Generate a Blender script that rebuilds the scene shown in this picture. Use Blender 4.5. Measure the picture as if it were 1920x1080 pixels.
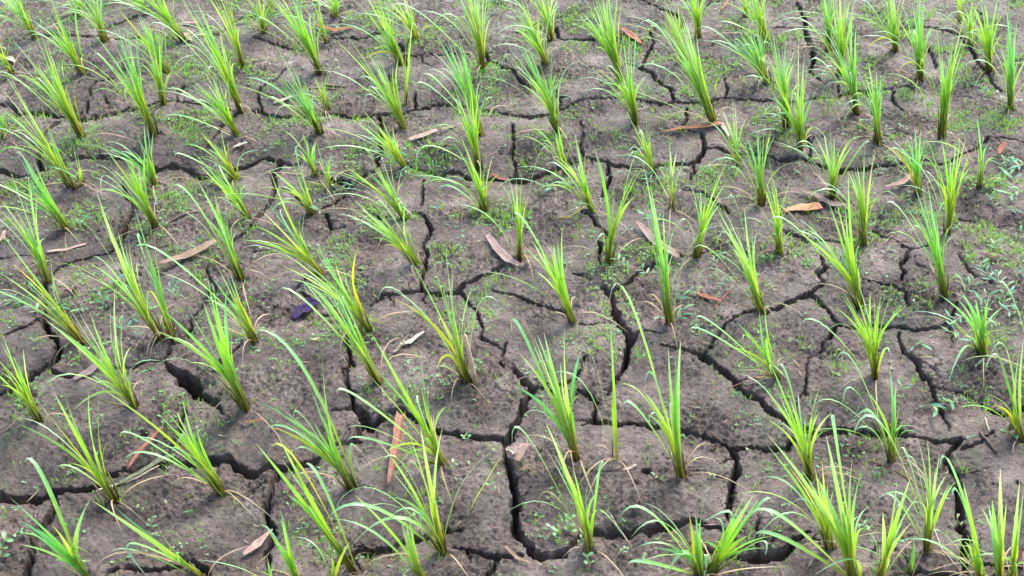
import bpy, math, random
import numpy as np
from mathutils import Vector

for o in list(bpy.data.objects):
    bpy.data.objects.remove(o, do_unlink=True)
scene = bpy.context.scene
C = scene.collection
R = math.radians
rng = random.Random(11)
nrg = np.random.default_rng(11)

# ------------------------------------------------------------------ camera, sky, sun, exposure
F_PX, PITCH, CAM_H = 2773.0, R(37.3), 2.16          # measured: 2x phone lens, looking down on a 22 cm planting grid
cam_d = bpy.data.cameras.new('camera')
cam_d.sensor_width = 36.0
cam_d.lens = 36.0 * F_PX / 1920.0
cam_d.clip_start = 0.05
cam_d.clip_end = 500.0
cam = bpy.data.objects.new('camera', cam_d)
cam.location = (0, 0, CAM_H)
cam.rotation_euler = (R(90) - PITCH, 0, 0)
C.objects.link(cam)
scene.camera = cam

SUN_EL, SUN_AZ = R(50), R(32)                       # azimuth from +Y towards +X: from behind the plants, a little to the right
world = bpy.data.worlds.new('World')
scene.world = world
world.use_nodes = True
wn = world.node_tree
sky = wn.nodes.new('ShaderNodeTexSky')
sky.sky_type = 'NISHITA'
sky.sun_disc = False
sky.sun_elevation = SUN_EL
sky.sun_rotation = SUN_AZ
sky.air_density = 1.0
sky.dust_density = 2.0
sky.ozone_density = 1.0
wn.links.new(sky.outputs[0], wn.nodes['Background'].inputs[0])
wn.nodes['Background'].inputs[1].default_value = 0.15

sun_d = bpy.data.lights.new('sun', 'SUN')
sun_d.energy = 1.3
sun_d.angle = R(26)
sun_d.color = (1.0, 0.97, 0.93)
sun = bpy.data.objects.new('sun', sun_d)
sv = Vector((math.sin(SUN_AZ) * math.cos(SUN_EL), math.cos(SUN_AZ) * math.cos(SUN_EL), math.sin(SUN_EL)))
sun.rotation_euler = sv.to_track_quat('Z', 'Y').to_euler()
C.objects.link(sun)

scene.view_settings.view_transform = 'Standard'
scene.view_settings.look = 'None'
scene.view_settings.gamma = 1.0
scene.view_settings.use_curve_mapping = False
scene.view_settings.exposure = 2.1
scene.cycles.max_bounces = 8

# ------------------------------------------------------------------ photograph pixel -> place in the field
cp, sp = math.cos(PITCH), math.sin(PITCH)


def ray(px, py):
    u, v = (px - 960.0) / F_PX, (py - 540.0) / F_PX
    return u, cp - v * sp, -sp - v * cp


def to_ground(px, py, z=0.0):
    dx, dy, dz = ray(px, py)
    t = (z - CAM_H) / dz
    return dx * t, dy * t


def at_depth(px, py, y, zmin=0.012):
    """the point seen at a pixel that lies y metres ahead; never under the mud"""
    dx, dy, dz = ray(px, py)
    t = y / dy
    z = CAM_H + dz * t
    if z < zmin:
        t = (zmin - CAM_H) / dz
    return Vector((dx * t, dy * t, CAM_H + dz * t))


def ppm(py):
    return (py + 1574.0) * cp / CAM_H


def to_pixel(x, y, z=0.0):
    zz = z - CAM_H
    d = y * cp - zz * sp
    return 960 + F_PX * x / d, 540 - F_PX * (y * sp + zz * cp) / d


# ------------------------------------------------------------------ numpy gradient noise
def noise(x, y, seed=0):
    x = np.asarray(x, dtype=np.float64)
    y = np.asarray(y, dtype=np.float64)
    r = np.random.default_rng(seed)
    perm = r.permutation(256)
    perm = np.concatenate([perm, perm])
    ang = r.random(256) * 2 * np.pi
    gx, gy = np.cos(ang), np.sin(ang)
    xi = np.floor(x).astype(np.int64)
    yi = np.floor(y).astype(np.int64)
    xf, yf = x - xi, y - yi
    xi &= 255
    yi &= 255
    u = xf * xf * xf * (xf * (xf * 6 - 15) + 10)
    v = yf * yf * yf * (yf * (yf * 6 - 15) + 10)
    aa = perm[perm[xi] + yi]
    ba = perm[perm[(xi + 1) & 255] + yi]
    ab = perm[perm[xi] + ((yi + 1) & 255)]
    bb = perm[perm[(xi + 1) & 255] + ((yi + 1) & 255)]
    n00 = gx[aa] * xf + gy[aa] * yf
    n10 = gx[ba] * (xf - 1) + gy[ba] * yf
    n01 = gx[ab] * xf + gy[ab] * (yf - 1)
    n11 = gx[bb] * (xf - 1) + gy[bb] * (yf - 1)
    return (n00 + u * (n10 - n00)) * (1 - v) + (n01 + u * (n11 - n01)) * v


def sstep(a, b, x):
    t = np.clip((x - a) / (b - a), 0, 1)
    return t * t * (3 - 2 * t)


# ------------------------------------------------------------------ materials
def new_mat(name):
    m = bpy.data.materials.new(name)
    m.use_nodes = True
    nt = m.node_tree
    return m, nt, nt.nodes, nt.links, nt.nodes['Principled BSDF']


def mud_material(name='mud'):
    m, nt, N, L, b = new_mat(name)
    tc = N.new('ShaderNodeNewGeometry')

    def nz(scale, detail=4, rough=0.6, dist=0.0):
        n = N.new('ShaderNodeTexNoise')
        n.inputs['Scale'].default_value = scale
        n.inputs['Detail'].default_value = detail
        n.inputs['Roughness'].default_value = rough
        n.inputs['Distortion'].default_value = dist
        L.new(tc.outputs['Position'], n.inputs['Vector'])
        return n

    def ramp(src, stops):
        r = N.new('ShaderNodeValToRGB')
        el = r.color_ramp.elements
        el[0].position, el[0].color = stops[0][0], (*stops[0][1], 1)
        el[1].position, el[1].color = stops[-1][0], (*stops[-1][1], 1)
        for p, c in stops[1:-1]:
            e = el.new(p)
            e.color = (*c, 1)
        L.new(src, r.inputs[0])
        return r

    def mix(a, bb, f, mode='MIX'):
        x = N.new('ShaderNodeMix')
        x.data_type = 'RGBA'
        x.blend_type = mode
        if hasattr(f, 'is_linked'):
            L.new(f, x.inputs[0])
        else:
            x.inputs[0].default_value = f
        for s, i in ((a, 6), (bb, 7)):
            if hasattr(s, 'is_linked'):
                L.new(s, x.inputs[i])
            else:
                x.inputs[i].default_value = (*s, 1)
        return x.outputs[2]

    big = nz(4.2, 4, 0.6, 0.8)
    mid = nz(17, 5, 0.65, 0.3)
    fine = nz(125, 5, 0.7, 0.4)
    clod = nz(58, 6, 0.72, 0.5)
    grit = nz(420, 3, 0.7)
    col = ramp(mid.outputs[0], [(0.32, (0.062, 0.041, 0.031)), (0.46, (0.120, 0.087, 0.071)), (0.58, (0.157, 0.117, 0.098)), (0.74, (0.215, 0.172, 0.150))])
    tint = ramp(big.outputs[0], [(0.34, (0.64, 0.61, 0.57)), (0.44, (0.92, 0.90, 0.86)), (0.53, (1.08, 1.07, 1.04)), (0.65, (1.48, 1.50, 1.50))])
    c = mix(col.outputs[0], tint.outputs[0], 1.0, 'MULTIPLY')
    fr = ramp(fine.outputs[0], [(0.34, (0.30, 0.28, 0.27)), (0.45, (0.92, 0.92, 0.92)), (0.56, (1.08, 1.06, 1.06)), (0.68, (1.7, 1.62, 1.6))])
    c = mix(c, fr.outputs[0], 0.85, 'MULTIPLY')
    cl = ramp(clod.outputs[0], [(0.34, (0.48, 0.46, 0.45)), (0.46, (0.95, 0.95, 0.95)), (0.56, (1.06, 1.05, 1.04)), (0.68, (1.5, 1.46, 1.44))])
    c = mix(c, cl.outputs[0], 0.8, 'MULTIPLY')
    gr = ramp(grit.outputs[0], [(0.32, (0.5, 0.5, 0.5)), (0.5, (1, 1, 1)), (0.70, (1.6, 1.55, 1.52))])
    c = mix(c, gr.outputs[0], 0.7, 'MULTIPLY')
    # thin green film of algae in patches
    alg = nz(5.5, 6, 0.7, 0.6)
    am = ramp(alg.outputs[0], [(0.53, (0, 0, 0)), (0.68, (0.55, 0.55, 0.55))])
    af = mix(am.outputs[0], fr.outputs[0], 0.6, 'MULTIPLY')
    sepf = N.new('ShaderNodeSeparateColor')
    L.new(af, sepf.inputs[0])
    c = mix(c, (0.060, 0.085, 0.036), sepf.outputs[0])
    L.new(c, b.inputs['Base Color'])
    # damp sheen in patches
    wet = nz(4.1, 4, 0.6, 0.2)
    rr = ramp(wet.outputs[0], [(0.34, (0.28, 0.28, 0.28)), (0.46, (0.46, 0.46, 0.46)), (0.60, (0.68, 0.68, 0.68))])
    rs = N.new('ShaderNodeSeparateColor')
    L.new(rr.outputs[0], rs.inputs[0])
    L.new(rs.outputs[0], b.inputs['Roughness'])
    b.inputs['Specular IOR Level'].default_value = 0.4
    b1 = N.new('ShaderNodeBump')
    b1.inputs['Strength'].default_value = 0.85
    b1.inputs['Distance'].default_value = 0.011
    L.new(fine.outputs[0], b1.inputs['Height'])
    skin = nz(6.5, 3, 0.5, 0.3)
    sk = N.new('ShaderNodeMapRange')
    sk.inputs[1].default_value, sk.inputs[2].default_value = 0.38, 0.60
    sk.inputs[3].default_value, sk.inputs[4].default_value = 0.25, 1.0
    L.new(skin.outputs[0], sk.inputs[0])
    L.new(sk.outputs[0], b1.inputs['Strength'])
    b2 = N.new('ShaderNodeBump')
    b2.inputs['Strength'].default_value = 0.8
    b2.inputs['Distance'].default_value = 0.004
    L.new(grit.outputs[0], b2.inputs['Height'])
    L.new(b1.outputs[0], b2.inputs['Normal'])
    b0 = N.new('ShaderNodeBump')
    b0.inputs['Strength'].default_value = 0.7
    b0.inputs['Distance'].default_value = 0.014
    L.new(clod.outputs[0], b0.inputs['Height'])
    L.new(b0.outputs[0], b1.inputs['Normal'])
    L.new(b2.outputs[0], b.inputs['Normal'])
    return m


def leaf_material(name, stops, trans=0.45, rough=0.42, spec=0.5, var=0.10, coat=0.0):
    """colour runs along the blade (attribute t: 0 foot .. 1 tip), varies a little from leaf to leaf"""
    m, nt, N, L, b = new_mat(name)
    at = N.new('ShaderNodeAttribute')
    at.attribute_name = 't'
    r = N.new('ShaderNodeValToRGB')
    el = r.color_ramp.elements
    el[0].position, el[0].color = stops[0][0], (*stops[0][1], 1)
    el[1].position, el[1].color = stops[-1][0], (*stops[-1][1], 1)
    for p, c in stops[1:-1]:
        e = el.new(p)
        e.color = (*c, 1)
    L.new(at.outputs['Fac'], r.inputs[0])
    oi = N.new('ShaderNodeObjectInfo')
    geo = N.new('ShaderNodeNewGeometry')
    nz = N.new('ShaderNodeTexNoise')
    nz.inputs['Scale'].default_value = 60
    nz.inputs['Detail'].default_value = 3
    L.new(geo.outputs['Position'], nz.inputs['Vector'])
    hs = N.new('ShaderNodeHueSaturation')
    ma = N.new('ShaderNodeMapRange')
    ma.inputs[3].default_value = 0.5 - var * 0.22
    ma.inputs[4].default_value = 0.5 + var * 0.14
    L.new(oi.outputs['Random'], ma.inputs[0])
    L.new(ma.outputs[0], hs.inputs['Hue'])
    mb = N.new('ShaderNodeMapRange')
    mb.inputs[3].default_value = 0.72
    mb.inputs[4].default_value = 1.28
    L.new(nz.outputs[0], mb.inputs[0])
    L.new(mb.outputs[0], hs.inputs['Value'])
    L.new(r.outputs[0], hs.inputs['Color'])
    L.new(hs.outputs[0], b.inputs['Base Color'])
    b.inputs['Roughness'].default_value = rough
    b.inputs['Specular IOR Level'].default_value = spec
    if trans > 0:
        tr = N.new('ShaderNodeBsdfTranslucent')
        h2 = N.new('ShaderNodeHueSaturation')
        h2.inputs['Hue'].default_value = 0.485
        h2.inputs['Saturation'].default_value = 1.05
        h2.inputs['Value'].default_value = 1.4
        L.new(hs.outputs[0], h2.inputs['Color'])
        L.new(h2.outputs[0], tr.inputs['Color'])
        mx = N.new('ShaderNodeMixShader')
        mx.inputs[0].default_value = trans
        L.new(b.outputs[0], mx.inputs[1])
        L.new(tr.outputs[0], mx.inputs[2])
        L.new(mx.outputs[0], N['Material Output'].inputs['Surface'])
    return m


def dead_material(name, c1, c2, scale=90, rough=0.7):
    m, nt, N, L, b = new_mat(name)
    tc = N.new('ShaderNodeTexCoord')
    mp = N.new('ShaderNodeMapping')
    mp.inputs['Scale'].default_value = (1.0, 7.0, 7.0)      # fibres along the leaf
    L.new(tc.outputs['Object'], mp.inputs[0])
    n = N.new('ShaderNodeTexNoise')
    n.inputs['Scale'].default_value = scale
    n.inputs['Detail'].default_value = 5
    n.inputs['Roughness'].default_value = 0.7
    L.new(mp.outputs[0], n.inputs['Vector'])
    n2 = N.new('ShaderNodeTexNoise')
    n2.inputs['Scale'].default_value = 45
    n2.inputs['Detail'].default_value = 3
    L.new(tc.outputs['Object'], n2.inputs['Vector'])
    r = N.new('ShaderNodeValToRGB')
    r.color_ramp.elements[0].position, r.color_ramp.elements[0].color = 0.34, (*c1, 1)
    r.color_ramp.elements[1].position, r.color_ramp.elements[1].color = 0.64, (*c2, 1)
    L.new(n.outputs[0], r.inputs[0])
    r2 = N.new('ShaderNodeValToRGB')
    r2.color_ramp.elements[0].position, r2.color_ramp.elements[0].color = 0.32, (0.6, 0.55, 0.52, 1)
    r2.color_ramp.elements[1].position, r2.color_ramp.elements[1].color = 0.52, (1, 1, 1, 1)
    L.new(n2.outputs[0], r2.inputs[0])
    x = N.new('ShaderNodeMix')
    x.data_type = 'RGBA'
    x.blend_type = 'MULTIPLY'
    x.inputs[0].default_value = 0.8
    L.new(r.outputs[0], x.inputs[6])
    L.new(r2.outputs[0], x.inputs[7])
    L.new(x.outputs[2], b.inputs['Base Color'])
    b.inputs['Roughness'].default_value = rough
    b.inputs['Specular IOR Level'].default_value = 0.25
    bp = N.new('ShaderNodeBump')
    bp.inputs['Strength'].default_value = 0.5
    bp.inputs['Distance'].default_value = 0.002
    L.new(n.outputs[0], bp.inputs['Height'])
    L.new(bp.outputs[0], b.inputs['Normal'])
    return m


MUD = mud_material()
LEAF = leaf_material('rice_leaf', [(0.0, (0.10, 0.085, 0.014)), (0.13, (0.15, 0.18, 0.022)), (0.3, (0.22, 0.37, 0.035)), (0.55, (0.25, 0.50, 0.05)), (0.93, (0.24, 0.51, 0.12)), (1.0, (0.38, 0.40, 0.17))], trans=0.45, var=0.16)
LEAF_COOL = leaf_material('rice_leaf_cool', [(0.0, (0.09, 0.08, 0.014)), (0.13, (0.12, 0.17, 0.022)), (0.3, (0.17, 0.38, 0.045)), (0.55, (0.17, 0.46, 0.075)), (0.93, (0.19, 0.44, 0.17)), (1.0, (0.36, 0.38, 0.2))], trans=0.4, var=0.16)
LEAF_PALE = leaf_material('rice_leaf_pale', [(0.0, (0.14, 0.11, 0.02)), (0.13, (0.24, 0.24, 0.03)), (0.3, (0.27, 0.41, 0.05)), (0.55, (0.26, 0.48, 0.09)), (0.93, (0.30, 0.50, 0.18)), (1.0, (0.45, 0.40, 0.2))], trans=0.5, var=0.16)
LEAF_BLUE = leaf_material('rice_leaf_blue_sky_tint', [(0.0, (0.16, 0.20, 0.015)), (0.2, (0.25, 0.46, 0.05)), (0.5, (0.22, 0.48, 0.15)), (1.0, (0.32, 0.54, 0.29))], trans=0.35, rough=0.36, spec=0.7)  # bluish leaf green, its colour lightened to imitate sky reflected off arching blades
LEAF_YELLOW = leaf_material('rice_leaf_yellowing', [(0.0, (0.18, 0.13, 0.015)), (0.3, (0.38, 0.40, 0.03)), (0.7, (0.36, 0.46, 0.045)), (1.0, (0.45, 0.36, 0.11))], trans=0.5)
LEAF_DRY = leaf_material('rice_leaf_withered', [(0.0, (0.25, 0.16, 0.06)), (0.5, (0.42, 0.31, 0.16)), (1.0, (0.46, 0.35, 0.22))], trans=0.2, rough=0.6, spec=0.3)
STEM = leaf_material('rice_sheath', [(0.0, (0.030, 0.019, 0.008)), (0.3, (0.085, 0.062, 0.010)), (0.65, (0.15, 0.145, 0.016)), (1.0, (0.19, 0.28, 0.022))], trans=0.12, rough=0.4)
WEED = leaf_material('weed_leaf', [(0.0, (0.05, 0.18, 0.07)), (1.0, (0.09, 0.29, 0.17))], trans=0.3, rough=0.5, spec=0.4, var=0.3)
WEED_G = leaf_material('weed_leaf_fresh', [(0.0, (0.11, 0.28, 0.07)), (1.0, (0.16, 0.40, 0.16))], trans=0.3, rough=0.4, var=0.3)
WEED_STEM = leaf_material('weed_stem', [(0.0, (0.22, 0.11, 0.07)), (1.0, (0.18, 0.22, 0.07))], trans=0.0)
SPROUT = leaf_material('sprout', [(0.0, (0.12, 0.26, 0.03)), (1.0, (0.20, 0.52, 0.07))], trans=0.4, var=0.3)
RED_WEED = leaf_material('red_weed_leaf', [(0.0, (0.07, 0.01, 0.012)), (1.0, (0.10, 0.014, 0.02))], trans=0.1)
TAN = dead_material('dead_leaf_tan', (0.15, 0.09, 0.055), (0.31, 0.21, 0.14))
ORANGE = dead_material('dead_leaf_orange', (0.14, 0.055, 0.022), (0.30, 0.14, 0.062))
PEACH = dead_material('dead_leaf_peach', (0.46, 0.165, 0.065), (0.58, 0.27, 0.135), scale=60, rough=0.55)
GREY = dead_material('dead_leaf_grey', (0.15, 0.10, 0.08), (0.30, 0.215, 0.18))
PINK = dead_material('dead_leaf_pinkish', (0.25, 0.15, 0.115), (0.42, 0.29, 0.235))
RED = dead_material('dead_leaf_red_brown', (0.16, 0.050, 0.024), (0.34, 0.13, 0.075))
PINK2 = dead_material('dead_sheath_reddish', (0.22, 0.09, 0.055), (0.38, 0.20, 0.135))
STALK = dead_material('dry_stalk', (0.48, 0.27, 0.17), (0.66, 0.43, 0.29))
PURPLE = dead_material('dead_leaf_purple', (0.016, 0.006, 0.030), (0.042, 0.018, 0.085), rough=0.8)
GREEN_OLD = dead_material('dead_leaf_green', (0.035, 0.06, 0.03), (0.16, 0.17, 0.09))
CREAM = dead_material('dead_leaf_cream', (0.33, 0.26, 0.18), (0.48, 0.41, 0.31))
TWIG = dead_material('twig_bark', (0.055, 0.036, 0.026), (0.16, 0.11, 0.085))

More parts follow.
